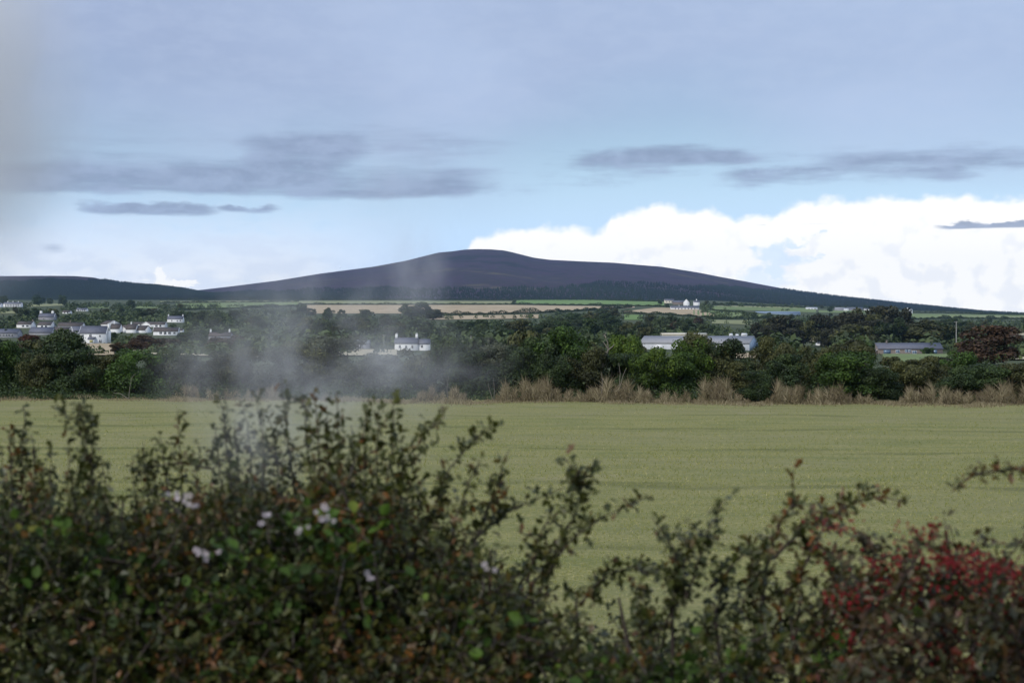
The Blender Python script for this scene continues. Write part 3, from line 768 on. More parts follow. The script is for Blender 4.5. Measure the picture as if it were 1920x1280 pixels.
def roof_slabs(A, L, D, h, rise, over=.35, th=.22, lift=.05):
    run = D / 2; ln = math.hypot(run, rise); nx = rise / ln; nz = run / ln
    for s in (-1, 1):
        e = np.array([0, s * (run + over * nz), h - over * nx + lift]); q = np.array([0, 0, h + rise + lift])
        off = np.array([0, s * nx * th, nz * th]); V = []
        for x in (-L / 2 - over * .6, L / 2 + over * .6):
            b = np.array([x, 0, 0]); V += [b + e, b + q, b + q + off * np.array([1, 0, 1]), b + e + off]
        A.put(V, [4] * 6, [0, 1, 2, 3, 7, 6, 5, 4, 0, 4, 5, 1, 1, 5, 6, 2, 2, 6, 7, 3, 3, 7, 4, 0], .5)

def house(label, px0, px1, r_base, r_eave, r_ridge, wall='white_render', roof='slate', depth=7.0, rot=0.0, chim=(), wins=(), chim_mat=None, cat='house',
          name='house', group=None, annex=None, glass='pane_glass', d=None, gable_board=None, keep=True, chim_h=1.3, chim_w=.9):
    pc = .5 * (px0 + px1)
    d = d or dist_at(pc, r_base)
    s = d / F
    L = (px1 - px0) * s / max(.6, math.cos(rot)); h = (r_base - r_eave) * s; rise = max(.5, (r_eave - r_ridge) * s)
    X = (pc - 960) * s; z = CZ + (HZ - r_base) * s
    root = empty(name, (X, d + depth / 2, z), rot); tag(root, label, cat, group)
    A = Acc(); prism(A, L, depth, h, rise); A.build('wall', MATS[wall], root)
    A = Acc(); roof_slabs(A, L, depth, h, rise); ro = A.build('roof', MATS[roof], root)
    for u in chim:
        x = (u - .5) * L; x = max(-L / 2 + chim_w * .55, min(L / 2 - chim_w * .55, x))
        A = Acc(); A.box((x - chim_w / 2, -.4, h + rise - .7), (x + chim_w / 2, .4, h + rise + chim_h)); A.box((x - chim_w / 2 - .08, -.48, h + rise + chim_h), (x + chim_w / 2 + .08, .48, h + rise + chim_h + .15))
        for q in (-.22, .22): A.tube([(x + q, 0, h + rise + chim_h + .1), (x + q, 0, h + rise + chim_h + .6)], [.13, .10], 6)
        A.build('chimney', MATS[chim_mat or wall], ro)
    for (u, v, w, hh) in wins:
        x = (u - .5) * L; zz = v * h
        A = Acc(); y = -depth / 2
        for bx in (((x - w / 2 - .1, y - .06, zz - .1), (x - w / 2, y + .1, zz + hh + .1)), ((x + w / 2, y - .06, zz - .1), (x + w / 2 + .1, y + .1, zz + hh + .1)),
                   ((x - w / 2, y - .06, zz + hh), (x + w / 2, y + .1, zz + hh + .1)), ((x - w / 2, y - .09, zz - .12), (x + w / 2, y + .1, zz)), ((x - .04, y - .05, zz), (x + .04, y + .08, zz + hh))):
            A.box(*bx)
        f = A.build('window', MATS['frame_paint'], root)
        A = Acc(); A.box((x - w / 2, y - .03, zz), (x + w / 2, y + .06, zz + hh)); A.build('pane', MATS[glass], f)
    if gable_board:
        for sx in (-1, 1):
            if gable_board in (sx, 2):
                x = sx * (L / 2 + .26)
                for sy in (-1, 1):
                    A = Acc(); A.tube([(x, sy * (depth / 2 + .3), h - .2), (x, 0, h + rise + .1)], [.16, .16], 4); A.build('bargeboard', MATS['frame_paint'], ro)
    if annex: annex(root, L, h, rise, depth)
    if keep: KEEP.append((px0 - 2, px1 + depth * .3 / s * .6, r_ridge - 4, r_base, d))
    return root

def row_wins(n, v, w, hh, a=.1, b=.9): return [(a + (b - a) * (i + .5) / n, v, w, hh) for i in range(n)]

def white_house_extras(root, L, h, rise, depth):
    # lean-to on the left, porch in front, stair-tower chimney breast at the right gable
    A = Acc(); A.box((-L / 2 - 3.6, -depth / 2 + .5, -1.2), (-L / 2 - .003, depth / 2 - 1.2, h * .5)); lt = A.build('lean_to', MATS['white_render'], root)
    A = Acc(); V = [(-L / 2 - 3.8, -depth / 2 + .2, h * .46), (-L / 2 - .01, -depth / 2 + .2, h * .46), (-L / 2 - .01, depth / 2 - 1, h * .8), (-L / 2 - 3.8, depth / 2 - 1, h * .8)]
    A.put(V + [(x, y, z + .2) for x, y, z in V], [4] * 6, [0, 3, 2, 1, 4, 5, 6, 7, 0, 1, 5, 4, 1, 2, 6, 5, 2, 3, 7, 6, 3, 0, 4, 7], .5); A.build('lean_to_roof', MATS['slate'], lt)
    A = Acc(); A.box((-1.6, -depth / 2 - 1.6, -1.2), (1.2, -depth / 2 - .003, h * .42)); po = A.build('porch', MATS['white_render'], root)
    A = Acc(); V = [(-1.9, -depth / 2 - 1.9, h * .40), (1.5, -depth / 2 - 1.9, h * .40), (1.5, -depth / 2 - .01, h * .60), (-1.9, -depth / 2 - .01, h * .60)]
    A.put(V + [(x, y, z + .18) for x, y, z in V], [4] * 6, [0, 3, 2, 1, 4, 5, 6, 7, 0, 1, 5, 4, 1, 2, 6, 5, 2, 3, 7, 6, 3, 0, 4, 7], .5); A.build('porch_roof', MATS['slate'], po)
    A = Acc(); A.box((-.9, -depth / 2 - 1.66, h * .08), (.6, -depth / 2 - 1.603, h * .32)); A.build('pane', MATS['painted_glow_glass'], po)
    A = Acc(); A.box((L / 2 + .003, -1.4, -1.2), (L / 2 + 1.0, 1.4, h + rise * .3)); A.box((L / 2 + .1, -.75, h + rise * .3), (L / 2 + .95, .75, h + rise + 1.0)); A.build('chimney_breast', MATS['white_render'], root)

house('tall white two storey house with slate roof behind the stubble field', 149, 198, 643.5, 624.5, 611.5, depth=7.5, chim=(), wins=[(.12, .62, 1.0, 1.1), (.42, .66, 1.0, 1.1), (.78, .64, .7, .8), (.1, .1, 1.6, 1.3), (.8, .08, 1.2, 1.2)], annex=white_house_extras, gable_board=2)
house('long low grey terrace with a row of windows at the left picture edge', -30, 32, 633, 624.5, 617, 'grey_render', 'slate', 9, wins=row_wins(9, .3, 1.1, 1.3))
house('white bungalow with grey gable, left of the two village bungalows', 31, 58, 614.5, 608, 602.5, 'white_render', 'brown_tile', 12, wins=[(.45, .3, 1.8, 1.2), (.75, .3, 1.8, 1.2)], chim=(.98,), chim_mat='brown_stone', gable_board=1)
house('pinkish white bungalow with pale tile roof, right of the two village bungalows', 70, 95, 615.5, 609, 603, 'white_render', 'brown_tile', 13, wins=[(.35, .35, 1.6, 1.2), (.65, .35, 1.6, 1.2)], gable_board=1)
house('broad grey roofed house below the two bungalows, half behind the domed bush', 54, 96, 628, 623, 613.5, 'grey_render', 'slate', 10)
house('long brown roofed house with one small chimney left of the tall white house', 108, 154, 617, 611, 604.5, 'white_render', 'brown_tile', 9, chim=(.45,), chim_mat='brown_stone', wins=row_wins(4, .3, 1.2, 1.1))
house('low white walled house with brown roof below the long brown roof', 98, 128, 624, 620, 613, 'white_render', 'brown_tile', 9)
house('small slate roofed house with white gable boards touching the tall white house on the left', 131, 147, 626, 620, 612, 'grey_render', 'slate', 11, rot=.5, gable_board=2)
house('small house with white gable peak behind the chimney of the tall white house', 194, 212, 615, 607.5, 601, 'white_render', 'brown_tile', 12, rot=-.75, gable_board=2)
house('dark roofed house with white chimney right behind the tall white house', 206, 224, 624, 616, 607, 'white_render', 'brown_tile', 9, chim=(.3,), chim_h=1.6)
house('house with a bright white gable wall turned to us in the middle of the village', 222, 237, 623.5, 618.5, 610, 'white_render', 'brown_tile', 14, rot=1.15, wins=[])
house('brown roofed house with tall pale chimney in the middle of the village', 236, 254, 624, 617, 607.5, 'white_render', 'brown_tile', 9, chim=(.4,))
house('low dark roofed house with a slip of white gable before the back row', 252, 276, 624, 618.5, 610.5, 'white_render', 'brown_tile', 9, rot=-.3)
house('white fronted house in the back row of the village, left of the dormer house', 249, 270, 612, 607.5, 604, 'white_render', 'brown_tile', 8, wins=[(.35, .3, 1.2, 1.1), (.7, .3, 1.2, 1.1)])
house('pale grey gabled house in the back row beside the dormer house', 272, 286, 613, 608, 603.5, 'white_render', 'brown_tile', 12, rot=.9, gable_board=2)
house('white dormer house with dark window in the back row at the right of the village', 288, 309, 614.5, 608, 603.5, 'white_render', 'brown_tile', 9, wins=[(.25, .3, 1.8, 1.4), (.6, .3, 1.6, 1.4)], gable_board=1)
house('white bungalow with four dark windows and brown roof at the right of the village', 286, 331, 628.5, 621, 614, 'white_render', 'brown_tile', 11, rot=.12, wins=[(.3, .35, 1.5, 1.4), (.48, .25, 1.5, 1.6), (.66, .3, 1.6, 1.4), (.86, .35, 1.3, 1.2)], gable_board=2)
house('small white garage at the right end of the village', 334, 342, 623, 619, 616.5, 'white_render', 'brown_tile', 5)
house('lone white cottage with slate roof and two chimneys on the slope above the village', 313.5, 342.5, 604.5, 598, 592.5, 'white_render', 'slate', 6.5, chim=(.03, .97), wins=[(.3, .35, 1.0, 1.2), (.65, .3, 1.0, 1.2), (.85, .3, 1.0, 1.4)])
house('grey roofed house with two fat white chimneys in the trees above the village', 72, 101, 600, 594, 587.5, 'grey_render', 'slate', 8, chim=(.04, .84), chim_mat='white_render', chim_h=2.2, chim_w=2.2, gable_board=1, wins=[(.35, .3, 1.1, 1.2)])
house('white terrace of houses on the hillside at the far left', 6, 39, 575.5, 569.5, 566.5, 'white_render', 'slate', 9, wins=row_wins(9, .52, 1.3, 1.4) + row_wins(9, .1, 1.3, 1.4), chim=(.2, .5, .8))
house('tiny white house cut by the left picture edge beside the hillside terrace', -8, 1.5, 576, 570.5, 568, 'white_render', 'slate', 8)
house('long low white walled house high among trees above the village', 143, 162, 583.5, 580.5, 577.5, 'white_render', 'slate', 8, wins=row_wins(4, .25, 1.4, 1.2))
house('tiny pale house among trees left of the long low white one', 117, 131, 588, 585, 582, 'white_render', 'brown_tile', 8, wins=[(.3, .3, 1.2, 1.2), (.7, .3, 1.2, 1.2)])
house('grey roofed house with a white chimney seen dimly through the left side of the steam', 391, 432, 637, 630, 623, 'grey_render', 'brown_tile', 8, chim=(.02, .9), chim_mat='white_render', chim_h=1.6)

def cottage_wing(root, L, h, rise, depth):
    A = Acc(); w = 5.4; V = []
    A2 = Acc(); prism(A2, w, depth * .8, h * .92, rise * .85)
    wo = A2.build('wing', MATS['white_render'], root); wo.location = (L / 2 + w / 2 + .004, .3, 0)
    A3 = Acc(); roof_slabs(A3, w, depth * .8, h * .92, rise * .85, .3); rf = A3.build('wing_roof', MATS['slate'], wo)
    A4 = Acc(); y = -depth * .4
    A4.box((-1.2, y - .06, h * .4), (-.4, y + .05, h * .75)); A4.build('window', MATS['pane_glass'], wo)
house('white cottage with slate roof and two white chimneys alone in the middle distance', 740, 783, 657, 643.5, 633.5, 'white_render', 'slate', 6.5, chim=(0.0, .97), chim_h=1.7, chim_w=1.1,
      wins=[(.22, .38, .8, 1.2), (.5, .3, .8, 1.3), (.77, .34, .8, 1.3)], annex=cottage_wing)
KEEP.append((780, 812, 630, 657, 700))
def barn_gable(root, L, h, rise, depth):
    A = Acc(); V = []
    for x in (L / 2 + .004, L / 2 + .06): V += [(x, -depth / 2, -1.2), (x, depth / 2, -1.2), (x, depth / 2, h), (x, 0, h + rise - .05), (x, -depth / 2, h)]
    A.put(V, [5, 5, 4, 4, 4, 4, 4], [4, 3, 2, 1, 0, 5, 6, 7, 8, 9, 0, 1, 6, 5, 1, 2, 7, 6, 2, 3, 8, 7, 3, 4, 9, 8, 4, 0, 5, 9], .5)
    A.build('gable_cladding', MATS['blue_sheet'], root)
    for u in (.18, .42, .62, .8):
        A = Acc(); x = (u - .5) * L; A.box((x - 1.9, -depth / 2 - .08, -.4), (x + 1.9, -depth / 2 - .004, h * .8)); A.build('sliding_door', MATS['frame_paint'], root)
house('small grey stone barn beside the cottage stubble field, veiled by steam', 668, 692, 654, 644, 638, 'grey_render', 'grey_sheet', 7, cat='barn', name='barn')
house('long white barn with grey sheet roof and blue grey right gable', 1216, 1412, 655, 643.5, 630.5, 'white_sheet', 'grey_sheet', 17, rot=-.4, cat='barn', name='barn', annex=barn_gable)
house('cream walled shed showing above the roof of the long white barn', 1242, 1326, 641, 627, 624.5, 'cream_render', 'cream_render', 12, cat='shed', name='shed', d=800)
house('cream house half hidden in the big dark wood left of the bungalow', 1514, 1537, 640, 630.5, 627, 'cream_render', 'brown_tile', 8)
house('low white shed at the foot of the big dark wood', 1533, 1549, 647.5, 643.5, 642, 'white_render', 'slate', 6, cat='shed', name='shed')
for px, rb, rt, w, lab in ((1369, 632, 625.5, 5, 'left small white house top above the long barn roof'), (1381, 632, 626.5, 4, 'middle small white house top above the long barn roof'), (1392, 632, 625, 9, 'right small white house top above the long barn roof')):
    house(lab, px, px + w, rb, rt + 2.5, rt, 'white_render', 'white_render', 6, d=1000)
def bungalow_extras(root, L, h, rise, depth):
    A = Acc(); A.box((-L / 2 - 6.4, -depth / 2 + 1, -1.2), (-L / 2 - .01, depth / 2 - 1, h * .62)); g = A.build('side_wing', MATS['brown_stone'], root)
    A = Acc(); A.box((-L / 2 - 8.2, -depth / 2 + .7, h * .62), (-L / 2 - .02, depth / 2 - .7, h * .62 + .3)); A.build('side_wing_roof', MATS['frame_paint'], g)
    A = Acc(); A.box((-L / 2 + 2.2, -depth / 2 - .12, 0), (-L / 2 + 5.2, -depth / 2 - .004, h * .82)); A.build('glass_door', MATS['blue_glass'], root)
    A = Acc(); A.box((L * .36, -depth / 2 - .10, h * .05), (L * .41, -depth / 2 - .004, h * .8)); A.build('door', MATS['blue_glass'], root)
house('long stone bungalow with slate roof and white windows at the right', 1647, 1768, 663.5, 654, 643.5, 'brown_stone', 'slate', 9, chim=(.17, .87), chim_mat='brown_stone', chim_w=.6, chim_h=.9,
      wins=[(.3, .22, 1.6, 1.2), (.44, .35, 1.4, 1.2), (.485, .35, 1.0, 1.2), (.56, .12, 1.8, 1.1), (.78, .3, 1.2, 1.2)], annex=bungalow_extras, glass='blue_glass')
# far farm below the hill
house('long grey roofed white farm range below the hill', 1258, 1311, 580, 577, 573.5, 'white_render', 'slate', 10, wins=row_wins(7, .2, 1.6, 1.6), chim=(.3, .6))
house('white farmhouse with steep gable above the farm range, left of the two', 1283.5, 1292, 571.5, 566.5, 560.5, 'white_render', 'slate', 10, rot=1.4, d=2420)
house('white farmhouse with tall chimney above the farm range, right of the two', 1301, 1312, 571.5, 566.5, 563.5, 'white_render', 'slate', 9, chim=(.5,), chim_h=2.4, chim_w=1.8, d=2420)
house('grey roofed farm building at the left end of the far farm', 1246, 1264, 567, 563.5, 560.5, 'cream_render', 'slate', 9, d=2500, wins=row_wins(3, .2, 1.6, 1.6))
house('low dark roofed cottage row between the far farm buildings', 1262, 1286, 570, 566.5, 563.5, 'brown_stone', 'slate', 9, d=2450)
house('long low blue grey polytunnel in the far field right of the farm', 1418, 1501, 589, 586, 583.8, 'blue_sheet', 'blue_sheet', 16, cat='shed', name='shed', wins=())
house('low white building on the far field edge right of the polytunnel', 1512, 1533, 580, 577.8, 576, 'white_render', 'white_sheet', 9, wins=row_wins(3, .2, 2, 1.4))
house('grey roofed farm shed at the left of the far right farm', 1567, 1586, 582, 579, 576.2, 'grey_render', 'grey_sheet', 14, cat='shed', name='shed')
house('wide grey farm shed in the middle of the far right farm', 1588, 1618, 582, 579.5, 576, 'grey_render', 'slate', 14, cat='shed', name='shed')
house('small white gabled shed between the two grey sheds of the far right farm', 1584, 1591, 582.5, 580, 578, 'white_render', 'white_sheet', 8, rot=-.5, cat='shed', name='shed')
house('low pale house at the right end of the far right farm', 1621, 1634, 581.5, 579.5, 577.8, 'white_render', 'slate', 8)
house('white house with a chimney standing above the right shoulder of the big dark wood', 1698, 1711, 588, 583, 579.5, 'white_render', 'white_render', 8, chim=(.35,), chim_h=3.0, chim_w=1.8)

# ------------------------------------------------------------------ trees of the middle distance
def clear(px, w, r_base, r_top, d):
    for (a, b, r0, r1, dk) in KEEP:
        if d < dk + 4 and px + w / 2 > a + 1 and px - w / 2 < b - 1 and r_top < r1 - 1.0 and r_base > r0:
            return False
    return True
def single(px, r_base, r_top, w, mat, label, group=None, k=0, d=None, name='tree', kind='tree'):
    d = d or dist_at(px, r_base); s = d / F; X = (px - 960) * s
    z = min(float(terr(X, d)), CZ + (HZ - r_base) * s)
    return plant(kind, k, (X, d, z - .2), w * s, CZ + (HZ - r_top) * s - z, mat, name, label, group)
# trees one can tell apart
single(1862, 684, 609, 128, 'russet_leaf', 'broad russet tree with pale limbs at the right, right of the bungalow', k=1)
single(1818, 682, 640, 60, 'olive_leaf', 'small olive tree leaning against the left side of the russet tree', k=3)
single(272, 662, 627, 66, 'russet_leaf', 'dark tree with red berries right of the tall white house', k=2)
single(318, 662, 633, 62, 'brown_leaf', 'brown spreading tree right of the red berried tree', k=4)
single(222, 662, 640, 34, 'brown_leaf', 'small brown tree at the right edge of the white house stubble field', k=0)
single(55, 664, 626, 46, 'red_leaf', 'dark maroon tree left of the big domed bush', k=5)
single(96, 664, 632, 40, 'brown_leaf', 'brown tree between the maroon tree and the domed bush', k=3)
single(214, 643, 622, 16, 'dark_leaf', 'small dark tree tight against the right end of the tall white house', k=1, d=690)
single(352, 650, 622, 60, 'dark_leaf', 'dark tree right of the village bungalow with four windows', k=2)
single(425, 660, 628, 86, 'brown_leaf', 'thin brown crowned tree behind the left part of the steam', k=0)
single(600, 664, 628, 84, 'grey_leaf', 'round greyish tree in front of the stone barn, behind the steam', k=4)
single(769, 600, 569, 40, 'far_leaf', 'left and lower tree of the dark clump standing before the stubble field', k=0)
single(789, 600, 566.5, 42, 'dark_leaf', 'tallest tree of the dark clump standing before the stubble field', k=3)
single(812, 600, 579, 34, 'far_leaf', 'low right hand tree of the clump standing before the stubble field', k=5)
single(566, 592, 571, 30, 'far_leaf', 'dark tree at the left end of the big stubble field', k=1)
single(583, 592, 578, 20, 'dark_leaf', 'low tree just inside the left end of the big stubble field', k=4)
single(617, 600, 577, 24, 'far_leaf', 'pointed tree against the left part of the stubble field', k=2)
single(640, 600, 580, 16, 'far_leaf', 'thin small tree against the left part of the stubble field', k=4)
single(686, 600, 580, 34, 'far_leaf', 'pair-crowned tree against the middle of the stubble field', k=1)
single(740, 640, 610, 40, 'dark_leaf', 'dark tree close behind the left chimney of the white cottage', k=3, d=800)
single(1742, 652, 600, 104, 'olive_leaf', 'broad olive tree behind the right half of the bungalow roof', k=2, d=720)
single(1670, 650, 597, 66, 'dark_leaf', 'dark tree behind the left end of the bungalow roof', k=0, d=720)
single(1790, 650, 612, 44, 'dark_leaf', 'dark tree behind the right end of the bungalow roof', k=5, d=720)
single(1738, 664, 650.5, 26, 'green_leaf', 'round green garden bush in front of the bungalow wall', k=1, d=596, kind='scrub', name='garden_bush')
single(1388, 656, 641.5, 30, 'olive_leaf', 'round olive bush in front of the right end of the long barn', k=2, d=640, kind='scrub', name='garden_bush')
single(1362, 656, 639, 18, 'dark_leaf', 'slim dark bush before the long barn, left of the round olive one', k=0, d=640, kind='scrub', name='garden_bush')
single(1668, 690, 666, 46, 'olive_leaf', 'low olive bush at the left end of the bungalow lawn', k=0, kind='scrub', name='garden_bush')
single(1716, 692, 671, 50, 'olive_leaf', 'low olive bush below the middle of the bungalow lawn', k=1, kind='scrub', name='garden_bush')
single(1764, 690, 667, 52, 'wood_leaf', 'low dark bush at the right end of the bungalow lawn', k=2, kind='scrub', name='garden_bush')
# the big dark wood
for i, (px, rb, rt, w) in enumerate([(1432, 650, 606, 62), (1470, 650, 592, 78), (1505, 646, 600, 62), (1540, 648, 590, 64), (1572, 652, 598, 66), (1592, 650, 586, 74), (1625, 652, 580, 80), (1655, 652, 574, 84), (1684, 652, 578, 62), (1640, 655, 600, 80), (1600, 656, 608, 80), (1560, 656, 616, 52)]):
    lab = ['tree at the far left of the big dark wood, above the barn gable', 'broad domed tree in the left part of the big dark wood', 'tree with gaps of light left of the cream house', 'tree rising straight above the cream house',
           'dark tree just right of the cream house', 'tall domed tree left of the middle of the big dark wood', 'tall tree left of the summit of the big dark wood', 'tallest tree of the big dark wood, its crown against the hill',
           'rounded tree at the right shoulder of the big dark wood', 'front tree under the summit of the big dark wood', 'front tree left of the bungalow wing in the big dark wood', 'lowest front tree by the white shed in the big dark wood'][i]
    single(px, rb, rt, w, ['wood_leaf', 'wood_leaf', 'olive_leaf', 'wood_leaf'][i % 4], lab, 'trees of the big dark wood', k=i % 6, d=760 + 14 * (i % 5) - (90 if i > 8 else 0))
# belts of similar trees that the photograph does not tell apart
ORD = 'first second third fourth fifth sixth seventh eighth ninth tenth eleventh twelfth thirteenth fourteenth fifteenth sixteenth seventeenth eighteenth nineteenth twentieth'.split()
def ordinal(k):
    if k < 20: return ORD[k]
    return ('twenty ', 'thirty ')[(k + 1) // 10 - 2] + ORD[(k + 1) % 10 - 1] if (k + 1) % 10 else 'thirtieth'
HUE = dict(far_leaf='dull', dark_leaf='dark', olive_leaf='olive', grey_leaf='greyish', brown_leaf='brownish')
def belt(px0, px1, r0, r1, n, h0, h1, mats, where, group, seed, wf=1.0, tries=14, kind='tree', name='tree'):
    r = random.Random(seed); made = []
    for _ in range(n * tries):
        if len(made) >= n: break
        px = r.uniform(px0, px1); rb = r.uniform(r0, r1); d = dist_at(px, rb); s = d / F
        h = r.uniform(h0, h1); w = h * r.uniform(.85, 1.25) * wf
        if not clear(px, w / s, rb, rb - h / s, d): continue
        X = (px - 960) * s; mat = r.choice(mats)
        k = r.randrange(6 if kind == 'tree' else 3)
        o = plant(kind, k, (X, d, float(terr(X, d)) - .3), w, h, mat, name, None, group, cat='tree' if kind == 'tree' else 'bush')
        made.append((px, o, mat, (h - h0) / (h1 - h0)))
    made.sort(key=lambda q: q[0])
    for i, (px, o, mat, hh) in enumerate(made):
        size = 'tall ' if hh > .66 else ('low ' if hh < .33 else '')
        o['label'] = f"{size}{HUE[mat]} {'tree' if kind == 'tree' else 'bush'}, {ordinal(i)} from the left {where}"
DK = ['far_leaf', 'dark_leaf', 'far_leaf', 'olive_leaf']
belt(-60, 350, 577, 602, 26, 7, 13, DK, 'on the slope above the village', 'trees above the village', 1)
belt(-60, 130, 563, 572, 9, 10, 16, ['far_leaf', 'dark_leaf'], 'around the white hillside terrace', 'trees by the hillside terrace', 2)
belt(0, 345, 606, 634, 12, 4, 7, DK, 'between the village houses', 'garden trees of the village', 3)
belt(210, 480, 633, 650, 9, 5, 9, DK, 'in the hedge right of the village', 'trees right of the village', 4)
belt(340, 560, 578, 632, 24, 8, 14, DK, 'behind the left part of the steam', 'trees behind the left part of the steam', 5)
belt(540, 740, 598, 652, 26, 8, 14, DK + ['grey_leaf'], 'behind the right part of the steam', 'trees behind the right part of the steam', 6)
belt(720, 985, 600, 646, 26, 8, 13, DK, 'in the belt behind the white cottage', 'trees behind the white cottage', 7)
belt(960, 1230, 594, 648, 34, 9, 15, DK, 'in the belt left of the long barn', 'trees left of the long barn', 8)
belt(1190, 1450, 602, 634, 24, 9, 15, ['far_leaf', 'dark_leaf', 'olive_leaf', 'brown_leaf'], 'in the belt behind the long barn', 'trees behind the long barn', 9)
belt(1690, 1960, 604, 640, 22, 8, 13, DK, 'in the belt behind the russet tree', 'trees behind the russet tree', 10)
belt(1340, 1560, 588, 612, 9, 5, 8, DK, 'along the fields right of the far farm', 'trees right of the far farm', 11)
belt(1235, 1345, 570, 584, 9, 6, 9, DK, 'around the far farm below the hill', 'trees around the far farm', 12)
belt(1490, 1650, 577, 586, 10, 6, 9, DK, 'around the far right farm', 'trees around the far right farm', 13)
belt(-80, 500, 668, 700, 14, 3.0, 5, DK + ['brown_leaf'], 'behind the left end of the field hedge', 'scrub behind the left hedge', 14, kind='scrub', name='scrub_bush')
belt(500, 1000, 672, 700, 13, 3.0, 5, DK + ['grey_leaf'], 'behind the steam veiled field hedge', 'scrub behind the middle hedge', 15, kind='scrub', name='scrub_bush')
belt(940, 1420, 660, 700, 15, 3.0, 6, DK, 'in the scrub below the long barn', 'scrub below the long barn', 16, kind='scrub', name='scrub_bush')
belt(1420, 1960, 668, 700, 15, 3.0, 5, DK, 'behind the right end of the field hedge', 'scrub behind the right hedge', 17, kind='scrub', name='scrub_bush')

# scrub and wood too far and dense to tell apart: one mass between the fields
def woodland():
    r = np.random.default_rng(21); A = Acc(); made = 0
    for _ in range(16000):
        if made > 4600: break
        px = r.uniform(-140, 2060); rb = 574 + (r.uniform(0, 1) ** 1.5) * 108
        if px > 1500 and rb < 598: continue
        if 560 < px < 1300 and rb < 590: continue
        d = dist_at(px, rb); s_ = d / F
        h = r.uniform(3.5, 8.5) if d > 420 else r.uniform(2.0, 4.0); w = h * r.uniform(.9, 1.6)
        if not clear(px, w / s_ * 1.15, rb, rb - h / s_ * 1.1, d): continue
        made += 1; m = 42
        v = r.normal(size=(m, 3)); v[:, 2] = np.abs(v[:, 2]); v /= np.linalg.norm(v, axis=1, keepdims=True)
        X0 = (px - 960) * s_
        rad = r.uniform(.7, 1.05, m) * (1 + .2 * np.sin(v[:, 0] * 6 + px) * np.sin(v[:, 2] * 7 + rb))
        C = np.array([X0, d, float(terr(X0, d)) - .3]) + v * rad[:, None] * np.array([w / 2, w / 2, h])
        Zn = v + r.normal(0, .4, (m, 3)); Zn /= np.linalg.norm(Zn, axis=1, keepdims=True)
        X = np.cross(Zn, r.normal(size=(m, 3))); X /= np.linalg.norm(X, axis=1, keepdims=True); Y = np.cross(Zn, X)
        A.put(*scatter(DIAMOND, C, X, Y, Zn, r.uniform(.7, 1.3, m) * w * .28), np.clip(r.normal(.5, .16, m) + r.normal(0, .16), 0, 1))
    o = A.build('woodland', MATS['far_leaf']); tag(o, 'far dark scrub and woodland filling the land between the fields', 'woodland', kind='stuff')
woodland()

# hedgerows between the far fields: each hedge one thing
def hedgerow(pts, h, label, mat='far_leaf', dens=2.2, wob=.5):
    r = np.random.default_rng(int(pts[0][0] * 3 + pts[0][1]) % 9999)
    W = []
    for (p0, r0), (p1, r1) in zip(pts[:-1], pts[1:]):
        a = np.array([(p0 - 960) / F * dist_at(p0, r0), dist_at(p0, r0)]); b = np.array([(p1 - 960) / F * dist_at(p1, r1), dist_at(p1, r1)])
        n = max(2, int(np.linalg.norm(b - a) * dens)); t = np.linspace(0, 1, n)[:, None]
        W.append(a + (b - a) * t)
    W = np.concatenate(W); q = np.repeat(W, 6, axis=0); n = len(q)
    bump = .55 + wob * np.abs(np.sin(q[:, 0] * .07) * np.sin(q[:, 0] * .023 + 1)) ** 2 * 1.6 + .2 * np.sin(q[:, 0] * .4)
    C = np.stack([q[:, 0] + r.normal(0, .7, n), q[:, 1] + r.normal(0, .9, n), terr(q[:, 0], q[:, 1]) + r.uniform(0, 1, n) ** 1.3 * h * np.clip(bump, .3, 1.6)], -1)
    X, Y, Z = frames(r.normal(size=(n, 3)), r)
    V, s, i = scatter(DIAMOND, C, X, Y, Z, r.uniform(.8, 1.8, n) * min(1.2, h * .4))
    o0 = W[0]; base = np.array([o0[0], o0[1], float(terr(o0[0], o0[1]))])
    root = empty('hedgerow', base); tag(root, label, 'hedge', 'hedgerows of the far fields')
    o = add('foliage', np_mesh('foliage', V - base, s, i, r.uniform(.1, .9, n)), MATS[mat], root); o['kind'] = 'stuff'
hedgerow([(300, 562.5), (700, 562.5), (960, 563), (1100, 561.5), (1245, 566)], 5, 'dark hedge along the foot of the hill forest above the green strips')
hedgerow([(560, 571.3), (780, 571.3), (960, 571), (1060, 572.3), (1250, 575)], 4, 'long hedge between the green strips and the big stubble field')
hedgerow([(960, 570), (968, 563)], 4, 'short hedge between the pale and the bright green strips')
hedgerow([(820, 591), (960, 588.8), (1040, 586), (1110, 582), (1185, 576.5)], 5, 'bumpy hedge along the lower edge of the big stubble field', wob=1.0)
hedgerow([(1165, 588), (1230, 589.5), (1300, 594), (1345, 597)], 4, 'hedge under the stubble field below the far farm')
hedgerow([(1330, 598.5), (1410, 598), (1450, 596)], 5, 'hedge between the two meadows below the far farm', wob=1.0)
hedgerow([(1335, 572), (1420, 573), (1530, 577), (1640, 581)], 5, 'dark hedge along the hill foot right of the far farm')
hedgerow([(1335, 582.5), (1420, 590)], 4, 'hedge below the pale strip right of the far farm')
hedgerow([(1690, 585), (1800, 588), (1960, 590)], 5, 'hedge along the forest edge at the far right')
hedgerow([(1690, 598.5), (1800, 597.5), (1960, 597)], 4, 'hedge under the green strip at the far right', wob=.9)
hedgerow([(300, 568), (430, 567.5), (560, 566)], 4, 'hedge above the left meadow behind the steam')
hedgerow([(330, 582), (450, 578), (560, 574)], 5, 'hedge below the left meadow behind the steam', wob=1)
hedgerow([(236, 647), (330, 649), (480, 654)], 2.2, 'hedge above the pale field right of the tall white house')
hedgerow([(140, 644.4), (214, 644.4)], .7, 'low garden hedge at the foot of the tall white house', 'dark_leaf')

